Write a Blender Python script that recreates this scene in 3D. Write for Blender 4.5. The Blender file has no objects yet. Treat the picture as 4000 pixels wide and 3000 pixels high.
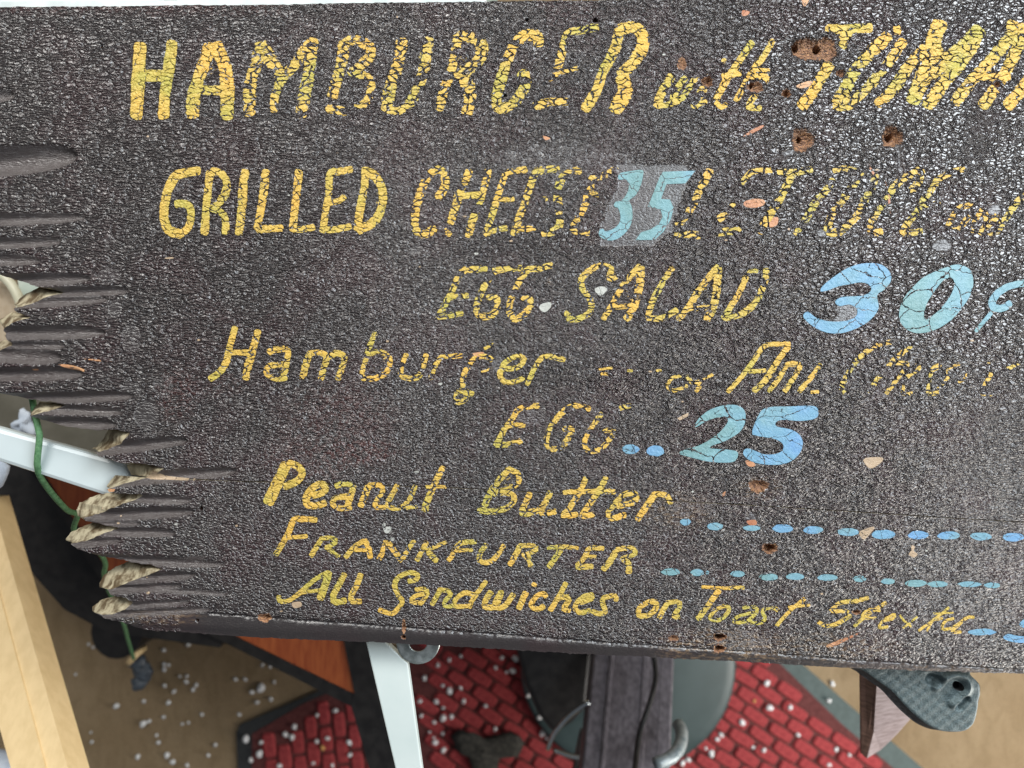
import bpy, math, random
import numpy as np
from mathutils import Vector, Matrix
from mathutils.geometry import delaunay_2d_cdt

random.seed(7); rng = np.random.RandomState(11)
scene = bpy.context.scene
COL = scene.collection

# ------------------------------------------------------------------ camera, world, light
F = 3011.0            # focal length in photograph pixels (4000 wide)
H = 1.55              # camera height above the floor
DB = 0.70             # camera to the face of the sign
cam_d = bpy.data.cameras.new('camera'); cam = bpy.data.objects.new('camera', cam_d)
COL.objects.link(cam); scene.camera = cam
cam.location = (0, 0, H); cam.rotation_euler = (0, 0, 0)
cam_d.sensor_width = 36; cam_d.lens = 36 * F / 4000.0
cam_d.clip_start = 0.02; cam_d.clip_end = 50
cam_d.dof.use_dof = True; cam_d.dof.focus_distance = DB; cam_d.dof.aperture_fstop = 3.8

w = bpy.data.worlds.new('World'); scene.world = w; w.use_nodes = True
bg = w.node_tree.nodes['Background']
bg.inputs[0].default_value = (0.85, 0.90, 1.0, 1); bg.inputs[1].default_value = 0.13

def area(name, loc, target, sx, sy, power, col):
    d = bpy.data.lights.new(name, 'AREA'); d.shape = 'RECTANGLE'; d.size = sx; d.size_y = sy
    d.energy = power; d.color = col
    o = bpy.data.objects.new(name, d); COL.objects.link(o); o.location = loc
    o.rotation_euler = (Vector(target) - Vector(loc)).to_track_quat('-Z', 'Y').to_euler()
    return o
area('window_light', (1.50, 0.75, 2.45), (0.30, 0.0, 0.85), 1.5, 1.4, 72, (0.88, 0.95, 1.0))
area('skylight', (-0.7, 1.6, 2.3), (-0.1, 0.05, 0.8), 1.7, 0.6, 54, (1.0, 0.99, 0.95))
area('low_floor_fill', (1.15, -0.85, 0.78), (0.1, -0.62, 0.0), 0.5, 0.8, 15, (1.0, 0.95, 0.88))  # added lamp out of view, brightens the floor towards the right

scene.view_settings.view_transform = 'Standard'; scene.view_settings.look = 'None'
scene.view_settings.exposure = 0.0; scene.view_settings.gamma = 1.0
scene.render.engine = 'CYCLES'
scene.cycles.max_bounces = 6; scene.cycles.transparent_max_bounces = 16

S = DB / F            # metres per photograph pixel on the face of the sign
ZB = H - DB           # height of the face of the sign

def P(px, py, D):     # photograph pixel and distance -> point in the room
    return Vector(((px - 2000) / F * D, -(py - 1500) / F * D, H - D))
def B(px, py):        # photograph pixel -> sign's own coordinates
    return ((px - 2000) * S, -(py - 1500) * S)

# ------------------------------------------------------------------ node helper
class NT:
    def __init__(s, tree): s.t = tree; s.n = tree.nodes; s.l = tree.links
    def new(s, typ, ins=None, **kw):
        n = s.n.new(typ)
        for k, v in kw.items(): setattr(n, k, v)
        for k, v in (ins or {}).items(): s.set(n.inputs[k], v)
        return n
    def set(s, sock, v):
        if isinstance(v, bpy.types.NodeSocket): s.l.new(v, sock)
        elif isinstance(v, (tuple, list)):
            v = tuple(v)
            if sock.type == 'RGBA' and len(v) == 3: v = v + (1,)
            sock.default_value = v
        else: sock.default_value = v
    def m(s, op, a, b=0.0, c=0.0, clamp=False):
        n = s.n.new('ShaderNodeMath'); n.operation = op; n.use_clamp = clamp
        s.set(n.inputs[0], a); s.set(n.inputs[1], b); s.set(n.inputs[2], c); return n.outputs[0]
    def v(s, op, a, b=(0, 0, 0), sc=None):
        n = s.n.new('ShaderNodeVectorMath'); n.operation = op
        s.set(n.inputs[0], a); s.set(n.inputs[1], b)
        if sc is not None: s.set(n.inputs['Scale'], sc)
        return n.outputs[0]
    def step(s, x, lo, hi, a=0.0, b=1.0):
        n = s.n.new('ShaderNodeMapRange'); n.interpolation_type = 'SMOOTHSTEP'
        s.set(n.inputs[0], x); s.set(n.inputs[1], lo); s.set(n.inputs[2], hi); s.set(n.inputs[3], a); s.set(n.inputs[4], b)
        return n.outputs[0]
    def mix(s, f, a, b, blend='MIX'):
        n = s.n.new('ShaderNodeMix'); n.data_type = 'RGBA'; n.blend_type = blend
        s.set(n.inputs[0], f); s.set(n.inputs[6], a); s.set(n.inputs[7], b); return n.outputs[2]
    def mixf(s, f, a, b):
        n = s.n.new('ShaderNodeMix'); n.data_type = 'FLOAT'
        s.set(n.inputs[0], f); s.set(n.inputs[2], a); s.set(n.inputs[3], b); return n.outputs[0]
    def noise(s, vec, scale, detail=2.0, rough=0.5, out=0, dist=0.0):
        n = s.n.new('ShaderNodeTexNoise'); s.set(n.inputs['Vector'], vec); s.set(n.inputs['Scale'], scale)
        n.inputs['Detail'].default_value = detail; n.inputs['Roughness'].default_value = rough
        n.inputs['Distortion'].default_value = dist
        return n.outputs[out]
    def voro(s, vec, feature='DISTANCE_TO_EDGE', scale=1.0, rand=1.0, dims='2D'):
        n = s.n.new('ShaderNodeTexVoronoi'); n.voronoi_dimensions = dims; n.feature = feature
        s.set(n.inputs['Vector'], vec); s.set(n.inputs['Scale'], scale); n.inputs['Randomness'].default_value = rand
        return n
    def attr(s, name):
        n = s.n.new('ShaderNodeAttribute'); n.attribute_type = 'GEOMETRY'; n.attribute_name = name
        return n.outputs['Fac']
    def ramp(s, f, stops):
        n = s.n.new('ShaderNodeValToRGB'); s.set(n.inputs[0], f); e = n.color_ramp.elements
        while len(e) < len(stops): e.new(0.5)
        for i, (p, c) in enumerate(stops): e[i].position = p; e[i].color = tuple(c) + (1,)
        return n.outputs[0]
    def bump(s, h, dist, strength=1.0, normal=None):
        n = s.n.new('ShaderNodeBump'); s.set(n.inputs['Height'], h); s.set(n.inputs['Strength'], strength)
        n.inputs['Distance'].default_value = dist
        if normal is not None: s.l.new(normal, n.inputs['Normal'])
        return n.outputs[0]

def material(name):
    m = bpy.data.materials.new(name); m.use_nodes = True
    t = NT(m.node_tree); b = m.node_tree.nodes['Principled BSDF']
    return m, t, b

# crackle: one pattern shared by the dark ground and every painted letter, so their cracks line up
def make_crackle():
    g = bpy.data.node_groups.new('crackle', 'ShaderNodeTree')
    for nm, tp in (('big', 'NodeSocketFloat'), ('fine', 'NodeSocketFloat'), ('wrinkle', 'NodeSocketFloat'),
                   ('cell', 'NodeSocketFloat'), ('px', 'NodeSocketVector'), ('grain', 'NodeSocketFloat'),
                   ('dist', 'NodeSocketVector')):
        g.interface.new_socket(nm, in_out='OUTPUT', socket_type=tp)
    t = NT(g)
    tc = t.new('ShaderNodeTexCoord').outputs['Object']
    px = t.v('SCALE', tc, sc=1.0 / S)
    n1 = t.v('SUBTRACT', t.noise(px, 1 / 70.0, 2, out=1), (0.5, 0.5, 0.5))
    n2 = t.v('SUBTRACT', t.noise(px, 1 / 17.0, 2, out=1), (0.5, 0.5, 0.5))
    d = t.v('ADD', px, t.v('ADD', t.v('SCALE', n1, sc=34.0), t.v('SCALE', n2, sc=17.0)))
    vb = t.voro(t.v('MULTIPLY', d, (1 / 44.0, 1 / 21.0, 1)))
    vc = t.voro(t.v('MULTIPLY', d, (1 / 44.0, 1 / 21.0, 1)), feature='F1')
    vf = t.voro(t.v('MULTIPLY', d, (1 / 21.0, 1 / 10.5, 1))).outputs['Distance']
    vw = t.voro(t.v('MULTIPLY', d, (1 / 58.0, 1 / 12.0, 1))).outputs['Distance']
    out = t.new('NodeGroupOutput')
    t.set(out.inputs['big'], t.m('ADD', vb.outputs['Distance'], t.step(t.noise(px, 1 / 33.0, 2), 0.50, 0.62, 0.0, 0.10)))
    t.set(out.inputs['fine'], vf)
    t.set(out.inputs['wrinkle'], vw)
    sep = t.new('ShaderNodeSeparateColor', {0: vc.outputs['Color']})
    t.set(out.inputs['cell'], sep.outputs[0])
    t.set(out.inputs['px'], px)
    t.set(out.inputs['dist'], d)
    t.set(out.inputs['grain'], t.noise(px, 1 / 5.0, 3, 0.6))
    return g
CRACKLE = make_crackle()

def paint_height(t, c, pebble, wrinkle, smooth):
    hb = t.step(c['big'], 0.0, 0.16)
    hf = t.step(c['fine'], 0.0, 0.30)
    hw = t.step(c['wrinkle'], 0.0, 0.30)
    base = t.m('ADD', t.m('MULTIPLY', hb, 0.45), t.m('MULTIPLY', hf, 0.45))
    peb = t.m('ADD', t.m('MULTIPLY', hb, 0.95), t.m('MULTIPLY', hf, 0.55))
    wri = t.m('ADD', t.m('MULTIPLY', hw, 0.75), t.m('MULTIPLY', hf, 0.25))
    h = t.mixf(wrinkle, base, t.m('MULTIPLY', wri, 1.15))
    h = t.mixf(pebble, h, peb)
    h = t.m('MULTIPLY', h, t.m('SUBTRACT', 1.0, t.m('MULTIPLY', smooth, 0.88)))
    h = t.m('ADD', h, t.m('MULTIPLY', c['grain'], t.mixf(pebble, 0.09, 0.07)))
    return h, hb, hf, hw

def mat_board():
    m, t, b = material('old_brown_paint')
    c = t.new('ShaderNodeGroup', node_tree=CRACKLE).outputs
    sm, pe, wr, bare, red, thin = [t.attr(k) for k in ('smooth', 'pebble', 'wrinkle', 'bare', 'red', 'thin')]
    big = t.noise(c['px'], 1 / 160.0, 3, 0.6)
    go = t.attr('gouge')
    en = t.noise(c['px'], 1 / 26.0, 4, 0.65)
    sme = t.step(t.m('ADD', sm, t.m('MULTIPLY', t.m('SUBTRACT', en, 0.5), 1.1)), 0.36, 0.58)
    sm = t.m('MULTIPLY', sme, t.step(sm, 0.0, 0.9, 0.25, 1.0))
    goe = t.step(t.m('ADD', go, t.m('MULTIPLY', t.m('SUBTRACT', en, 0.5), 0.5)), 0.12, 0.38)
    sm = t.m('MAXIMUM', sm, goe)
    rn = t.noise(c['px'], 1 / 22.0, 4, 0.7)
    red = t.m('MULTIPLY', red, t.step(rn, 0.42, 0.6))
    sm2 = t.m('MAXIMUM', sm, t.step(t.noise(c['px'], 1 / 95.0, 4, 0.7), 0.60, 0.72, 0, 0.6))
    h, hb, hf, hw = paint_height(t, c, pe, wr, sm2)
    h = t.m('MULTIPLY', h, t.m('SUBTRACT', 1.0, t.m('MULTIPLY', t.attr('calm'), 0.35)))
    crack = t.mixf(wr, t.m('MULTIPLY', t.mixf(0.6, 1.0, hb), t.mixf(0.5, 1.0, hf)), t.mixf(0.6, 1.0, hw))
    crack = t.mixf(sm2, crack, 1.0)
    col = t.mix(big, (0.017, 0.0115, 0.0115), (0.040, 0.028, 0.027))
    col = t.mix(t.step(t.noise(c['px'], 1 / 260.0, 2), 0.42, 0.66), col, (0.036, 0.016, 0.017))
    col = t.mix(red, col, (0.085, 0.018, 0.014))
    # ridges worn to grey brown, dark cracks with their shade put into the colour
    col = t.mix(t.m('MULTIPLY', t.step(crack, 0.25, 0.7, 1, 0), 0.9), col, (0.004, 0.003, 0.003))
    ridge = t.m('MULTIPLY', t.step(c['grain'], 0.45, 0.75), t.m('MULTIPLY', crack, 0.5))
    col = t.mix(ridge, col, (0.105, 0.090, 0.075))
    gou = t.noise(t.v('MULTIPLY', c['px'], (0.012, 0.12, 1)), 1.0, 3, 0.6)
    smcol = t.mix(gou, (0.030, 0.018, 0.020), (0.115, 0.092, 0.082))
    col = t.mix(t.m('MULTIPLY', sm, 0.4), col, (0.020, 0.019, 0.020))
    col = t.mix(t.m('MULTIPLY', goe, 0.75), col, smcol)
    tn = t.m('MULTIPLY', thin, t.step(t.noise(t.v('MULTIPLY', c['px'], (0.4, 1, 1)), 1 / 12.0, 4, 0.65), 0.45, 0.7))
    col = t.mix(tn, col, (0.30, 0.19, 0.10))
    # bare wood where the paint has gone: pin holes, worn rims
    wn = t.noise(t.v('MULTIPLY', c['px'], (0.05, 0.13, 1)), 1.0, 5, 0.75)
    wood = t.ramp(wn, ((0.36, (0.012, 0.005, 0.003)), (0.5, (0.20, 0.07, 0.022)), (0.60, (0.55, 0.28, 0.10)), (0.7, (0.70, 0.45, 0.20))))  # near-black end paints shade into the holes for depth
    bm = t.step(t.m('ADD', bare, t.m('MULTIPLY', t.m('SUBTRACT', c['grain'], 0.5), 0.5)), 0.42, 0.56)
    col = t.mix(bm, col, wood)
    t.set(b.inputs['Base Color'], col)
    rough = t.mixf(sm, t.m('ADD', t.mixf(c['grain'], -0.06, 0.10), t.mixf(pe, 0.32, 0.2)), 0.4)
    rough = t.mixf(bm, rough, 0.8)
    t.set(b.inputs['Roughness'], rough)
    b.inputs['Specular IOR Level'].default_value = 1.0; b.inputs['IOR'].default_value = 1.6
    fine = t.m('MULTIPLY', gou, t.m('MULTIPLY', goe, 0.5))
    t.set(b.inputs['Normal'], t.bump(t.m('ADD', h, fine), 0.0017))
    return m

def mat_letter(name, c1, c2, c3, wearable=True):
    m, t, b = material(name)
    c = t.new('ShaderNodeGroup', node_tree=CRACKLE).outputs
    edge, wear = t.attr('edge'), t.attr('wear')
    en = t.noise(c['px'], 1 / 13.0, 3, 0.6)
    e = t.m('ADD', edge, t.m('MULTIPLY', t.m('SUBTRACT', en, 0.5), 0.75))
    me = t.step(t.mixf(t.step(wear, 0.0, 0.3), t.m('ADD', edge, t.m('MULTIPLY', t.m('SUBTRACT', en, 0.5), 0.35)), e), 0.10, 0.22)
    if not wearable:
        me = t.step(t.m('ADD', edge, t.m('MULTIPLY', t.m('SUBTRACT', en, 0.5), 0.35)), 0.0, 0.12)
    if wearable:
        # flakes shrink from their cracks, and some drop off whole
        j = t.noise(c['px'], 1 / 120.0, 2)
        we = t.m('ADD', wear, t.m('MULTIPLY', t.m('MULTIPLY', t.m('SUBTRACT', j, 0.5), 0.45), t.step(wear, -0.05, 0.2)), clamp=True)
        th = t.mixf(we, 0.012, 0.24)
        d = t.m('ADD', c['big'], t.m('MULTIPLY', t.m('SUBTRACT', en, 0.5), 0.07))
        mc = t.step(d, th, t.m('ADD', th, 0.04))
        keep = t.step(t.m('SUBTRACT', c['cell'], t.m('MULTIPLY', t.m('SUBTRACT', we, 0.28), 0.62)), 0.0, 0.02)
        thf = t.mixf(we, -0.02, 0.085)
        mf = t.step(c['fine'], thf, t.m('ADD', thf, 0.07))
        mf = t.m('MAXIMUM', mf, t.step(t.noise(c['px'], 1 / 45.0, 2), 0.42, 0.62, 1, 0.0))
        mask = t.m('MULTIPLY', t.m('MULTIPLY', me, mc), t.m('MULTIPLY', keep, mf))
    else:
        lv = t.voro(t.v('MULTIPLY', c['dist'], (1 / 120.0, 1 / 75.0, 1))).outputs['Distance']
        lc = t.step(lv, t.m('MULTIPLY', wear, 0.03), t.m('ADD', t.m('MULTIPLY', wear, 0.03), 0.010))
        mf = t.step(c['big'], 0.02, 0.05)
        mf = t.m('MAXIMUM', mf, t.step(t.noise(c['px'], 1 / 110.0, 2), 0.36, 0.47, 0, 1.0))
        mask = t.m('MULTIPLY', t.m('MULTIPLY', me, lc), mf)
    n = t.noise(c['px'], 1 / 210.0, 2)
    col = t.ramp(n, ((0.36, c1), (0.5, c2), (0.64, c3)))
    col = t.mix(t.m('MULTIPLY', c['cell'], 0.35), col, c2)
    streak = t.noise(t.v('MULTIPLY', c['px'], (1, 1, 1)), 1 / 7.0, 3, 0.65)
    col = t.mix(t.step(streak, 0.52, 0.78, 0, 0.42), col, (c1[0] * 0.38, c1[1] * 0.34, c1[2] * 0.4))
    col = t.mix(t.step(streak, 0.45, 0.25, 0, 0.35), col, (min(1, c2[0] * 1.25), min(1, c2[1] * 1.3), min(1, c2[2] * 1.5)))
    t.set(b.inputs['Base Color'], col)
    b.inputs['Roughness'].default_value = 0.42
    b.inputs['Specular IOR Level'].default_value = 0.45
    if wearable:
        hh = t.m('ADD', t.m('MULTIPLY', t.step(c['big'], 0.0, 0.16), 0.5), t.m('MULTIPLY', t.step(c['fine'], 0, 0.3), 0.25))
        hh = t.m('ADD', hh, t.m('MULTIPLY', c['grain'], 0.25))
        t.set(b.inputs['Normal'], t.bump(hh, 0.0012))
    else:
        hh = t.m('ADD', t.m('MULTIPLY', t.noise(c['px'], 1 / 26.0, 3, 0.6, dist=1.0), 1.1), t.m('MULTIPLY', c['grain'], 0.16))
        t.set(b.inputs['Normal'], t.bump(hh, 0.0009))
    tr = t.new('ShaderNodeBsdfTransparent')
    mx = t.new('ShaderNodeMixShader', {0: mask})
    t.l.new(tr.outputs[0], mx.inputs[1]); t.l.new(b.outputs[0], mx.inputs[2])
    out = [n for n in t.n if n.type == 'OUTPUT_MATERIAL'][0]
    t.l.new(mx.outputs[0], out.inputs['Surface'])
    return m

def mat_simple(name, c1, c2, rough=0.5, scale=30.0, stretch=(1, 1, 1), bump=0.0, metal=0.0, detail=4, spec=0.5, lo=0.3, hi=0.7):
    m, t, b = material(name)
    tc = t.new('ShaderNodeTexCoord').outputs['Object']
    v = t.v('MULTIPLY', tc, stretch)
    n = t.noise(v, scale, detail, 0.6)
    t.set(b.inputs['Base Color'], t.mix(t.step(n, lo, hi), c1, c2))
    t.set(b.inputs['Roughness'], t.mixf(n, max(0.05, rough - 0.1), min(1, rough + 0.12)))
    b.inputs['Metallic'].default_value = metal; b.inputs['Specular IOR Level'].default_value = spec
    if bump: t.set(b.inputs['Normal'], t.bump(n, bump))
    return m

M = {}
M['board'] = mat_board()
M['yellow'] = mat_letter('yellow_sign_paint', (0.46, 0.40, 0.075), (0.62, 0.42, 0.085), (0.72, 0.42, 0.075))
M['blue'] = mat_letter('blue_sign_paint', (0.18, 0.33, 0.38), (0.16, 0.33, 0.46), (0.15, 0.31, 0.53), False)
M['teal'] = mat_letter('teal_sign_paint', (0.16, 0.29, 0.29), (0.18, 0.34, 0.37), (0.17, 0.33, 0.41), False)
M['grey'] = mat_letter('grey_touch_up_paint', (0.045, 0.047, 0.052), (0.035, 0.036, 0.041), (0.055, 0.055, 0.06), False)
M['scuff'] = mat_letter('bare_wood_scuff', (0.38, 0.14, 0.07), (0.50, 0.24, 0.12), (0.58, 0.34, 0.18), False)
M['tan'] = mat_letter('tan_scuff', (0.34, 0.25, 0.16), (0.44, 0.32, 0.21), (0.5, 0.37, 0.25), False)
M['white_speck'] = mat_letter('white_plaster', (0.36, 0.36, 0.32), (0.46, 0.46, 0.42), (0.5, 0.5, 0.46), False)
M['cutwood'] = mat_simple('chiselled_grey_wood', (0.10, 0.065, 0.030), (0.46, 0.40, 0.27), 0.8, 120, (1, .35, 1), 0.0010, detail=6, lo=0.36, hi=0.62)
M['underside'] = mat_simple('board_underside', (0.02, 0.015, 0.012), (0.05, 0.04, 0.03), 0.8, 40)

# ------------------------------------------------------------------ object helpers
def tag(o, label=None, cat=None, group=None, kind=None):
    for k, v in (('label', label), ('category', cat), ('group', group), ('kind', kind)):
        if v: o[k] = v
    return o
def empty(name, loc):
    o = bpy.data.objects.new(name, None); COL.objects.link(o); o.location = loc; o.empty_display_size = 0.03
    return o
def mesh_obj(name, verts, faces, mats, parent=None, origin=None, smooth=False, fmat=None, attrs=None):
    """verts in room coordinates; the object's origin goes to origin (default: the middle of its base)"""
    vs = np.array(verts, dtype=float).reshape(-1, 3)
    if origin is None:
        origin = np.array([(vs[:, 0].min() + vs[:, 0].max()) / 2, (vs[:, 1].min() + vs[:, 1].max()) / 2, vs[:, 2].min()])
    origin = np.array(origin, dtype=float)
    me = bpy.data.meshes.new(name)
    me.from_pydata((vs - origin).tolist(), [], faces)
    for m in (mats if isinstance(mats, (list, tuple)) else [mats]): me.materials.append(m)
    if fmat is not None: me.polygons.foreach_set('material_index', np.array(fmat, dtype=np.int32))
    me.polygons.foreach_set('use_smooth', np.full(len(me.polygons), bool(smooth)))
    for k, a in (attrs or {}).items():
        at = me.attributes.new(k, 'FLOAT', 'POINT'); at.data.foreach_set('value', np.asarray(a, dtype=np.float32))
    me.update()
    o = bpy.data.objects.new(name, me); COL.objects.link(o)
    if parent is not None:
        o.parent = parent; o.location = Vector(origin) - parent.location
    else: o.location = origin
    return o

def catmull(pts, step=7.0, closed=False):
    p = np.array(pts, float)
    if len(p) == 1: return p
    if len(p) == 2 and not closed:
        n = max(2, int(np.linalg.norm(p[1] - p[0]) / step) + 1)
        return p[0] + (p[1] - p[0]) * np.linspace(0, 1, n)[:, None]
    out = []; N = len(p); segs = N if closed else N - 1
    for i in range(segs):
        if closed: a, b, c, d = p[(i - 1) % N], p[i], p[(i + 1) % N], p[(i + 2) % N]
        else: a, b, c, d = p[max(i - 1, 0)], p[i], p[i + 1], p[min(i + 2, N - 1)]
        n = max(1, int(np.linalg.norm(c - b) / step))
        for k in range(n):
            u = k / n
            out.append(0.5 * ((2 * b) + (-a + c) * u + (2 * a - 5 * b + 4 * c - d) * u * u + (-a + 3 * b - 3 * c + d) * u ** 3))
    if not closed: out.append(p[-1])
    return np.array(out)

def inside(poly, x, y):
    poly = np.asarray(poly); r = np.zeros(x.shape, bool); n = len(poly); j = n - 1
    for i in range(n):
        xi, yi, xj, yj = poly[i, 0], poly[i, 1], poly[j, 0], poly[j, 1]
        if yi != yj:
            r ^= ((yi > y) != (yj > y)) & (x < (xj - xi) * (y - yi) / (yj - yi) + xi)
        j = i
    return r
def seg_dist(x, y, poly, closed=False):
    poly = np.asarray(poly); d = np.full(x.shape, 1e9)
    n = len(poly); rngs = range(n if closed else n - 1)
    for i in rngs:
        a = poly[i]; b = poly[(i + 1) % n]; ab = b - a; L = max(1e-9, (ab ** 2).sum())
        u = np.clip(((x - a[0]) * ab[0] + (y - a[1]) * ab[1]) / L, 0, 1)
        d = np.minimum(d, np.hypot(x - a[0] - u * ab[0], y - a[1] - u * ab[1]))
    return d

# ------------------------------------------------------------------ the sign: gouges, holes
def Zc(ox, oy, f): return lambda x, y: (ox + x / f, oy + y / f)
zA = Zc(400, 50, 1.8433); zU = Zc(1500, 50, 1.8433); zW = Zc(2400, 50, 1.41); zT = Zc(3100, 50, 1.41)
zL = Zc(2500, 550, 1.41); zC = Zc(3100, 550, 1.41); zE = Zc(1500, 900, 1.8433); z3 = Zc(2800, 900, 1.8433)
zH = Zc(700, 1150, 1.0575); z2 = Zc(2100, 1200, 1.0575); zP = Zc(900, 1700, 1.8433); zF = Zc(1600, 1700, 1.0575)
zO = Zc(2500, 1800, 1.8433); zX = Zc(2800, 2100, 1.8433); z0 = Zc(0, 0, 1.0)

# chisel gouges: left end, right end, half width, depth (px)
GOUGE = [
 (-260, 660, 300, 612, 62, 26), (-260, 395, 62, 372, 34, 16), (-200, 866, 330, 850, 26, 12), (-200, 958, 235, 944, 24, 12),
 (-150, 1012, 150, 1020, 26, 12), (-60, 1100, 348, 1090, 28, 15), (60, 1150, 505, 1136, 24, 14), (60, 1186, 418, 1168, 24, 14),
 (-30, 1302, 405, 1302, 30, 14), (20, 1352, 255, 1352, 20, 10), (-20, 1385, 236, 1402, 36, 16), (30, 1465, 325, 1462, 28, 14),
 (60, 1560, 522, 1548, 24, 14), (150, 1600, 480, 1612, 20, 10), (110, 1650, 455, 1662, 26, 14), (360, 1762, 730, 1722, 26, 14),
 (470, 1880, 925, 1842, 26, 12), (520, 1950, 750, 1958, 18, 9), (330, 2020, 755, 2000, 24, 13), (310, 2048, 545, 2046, 15, 8),
 (430, 2078, 685, 2086, 18, 9), (280, 2128, 470, 2112, 18, 9), (520, 2190, 865, 2208, 18, 8), (600, 2206, 800, 2180, 12, 5), (500, 2268, 762, 2248, 19, 10),
 (400, 2310, 706, 2290, 18, 10), (450, 2372, 740, 2352, 14, 7), (480, 2400, 820, 2382, 15, 6), (560, 2300, 900, 2322, 12, 5)]
# holes: x, y, rx, ry, depth px, bareness radius factor
HOLE = [(3128, 186, 34, 40, 24, 1.0), (3160, 190, 52, 46, 22, 1.0), (3222, 188, 58, 50, 22, 1.0), (3114, 178, 15, 16, 75, 1.0), (3200, 184, 18, 17, 75, 1.0),
 (3137, 545, 45, 48, 24, 1.05), (3131, 538, 11, 13, 80, 1), (3488, 532, 42, 44, 26, 1.05), (3484, 530, 18, 18, 80, 1),
 (2952, 338, 30, 20, 14, 1.2), (2938, 330, 8, 10, 45, 1), (3072, 364, 16, 14, 20, 1.3), (2763, 318, 22, 19, 18, 1.2), (2664, 250, 16, 22, 7, 1.3),
 (3284, 284, 18, 16, 14, 1.0), (2962, 1900, 36, 24, 16, 1.2), (3006, 2142, 24, 16, 42, 1.5), (2811, 2489, 22, 12, 70, 1.4), (2810, 2534, 18, 12, 40, 1.6),
 (2632, 2493, 17, 9, 10, 1.4), (1034, 2414, 22, 14, 15, 1.4), (2325, 78, 11, 9, 60, 1), (2058, 76, 7, 6, 40, 1), (1973, 374, 6, 6, 40, 1),
 (785, 1985, 8, 8, 35, 1), (770, 2424, 7, 6, 30, 1), (3346, 2392, 14, 8, 20, 1.4), (1578, 2450, 6, 22, 8, 1.5), (1576, 2490, 9, 9, 22, 1.3), (396, 182, 6, 5, 20, 1), (3895, 330, 12, 12, 14, 1.1)]
def gouge_field(x, y):
    z = np.zeros(x.shape); sm = np.zeros(x.shape)
    for (x0, y0, x1, y1, hw, dp) in GOUGE:
        L = math.hypot(x1 - x0, y1 - y0); ux, uy = (x1 - x0) / L, (y1 - y0) / L
        u = ((x - x0) * ux + (y - y0) * uy) / L; v = (-(x - x0) * uy + (y - y0) * ux)
        # narrows to a rounded tip at the right; the valley floor lies high, the lower lip is sharper
        wdt = hw * np.sqrt(np.clip(1 - np.clip(u, 0, 1) ** 6.0, 0, 1)) + 1e-3
        q = (v + hw * 0.12) / wdt
        ins = (np.abs(q) < 1) & (u < 1)
        prof = np.where(ins, (1 - q * q), 0) * np.clip(1.15 - 0.55 * np.clip(u, 0, 1), 0, 1.2)
        z = np.minimum(z, -prof * dp * 2.0); sm = np.maximum(sm, np.clip(prof * 2.4, 0, 1))
    return z, sm
def hole_field(x, y):
    z = np.zeros(x.shape); b = np.zeros(x.shape)
    for (hx, hy, rx, ry, dp, bf) in HOLE:
        a = np.arctan2(y - hy, x - hx)
        wob = 1 + 0.10 * np.sin(a * 3 + hx) + 0.07 * np.sin(a * 7 + hy)
        r = np.hypot((x - hx) / rx, (y - hy) / ry) / wob
        wob2 = 0.05 * np.sin(a * 13 + hx) + 0.04 * np.sin(a * 19 + hy); r = r + wob2
        if dp < 30: z = np.minimum(z, -dp * 1.3 * np.clip(1 - r ** 2.4, 0, 1) ** 0.75)
        else: z = np.minimum(z, -dp * (1 - np.clip((r - 0.72) / 0.33, 0, 1)))
        b = np.maximum(b, np.clip(1.36 - r / bf, 0, 1))
    z = z + b * 3.0 * np.sin(x / 3.1 + y / 4.7) * np.sin(y / 2.9)
    return z, b
def blob(x, y, cx, cy, rx, ry, soft=0.35):
    r = np.hypot((x - cx) / rx, (y - cy) / ry)
    return np.clip((1 + soft - r) / soft, 0, 1)
def sst(v, a, b):
    u = np.clip((v - a) / (b - a), 0, 1); return u * u * (3 - 2 * u)

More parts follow.
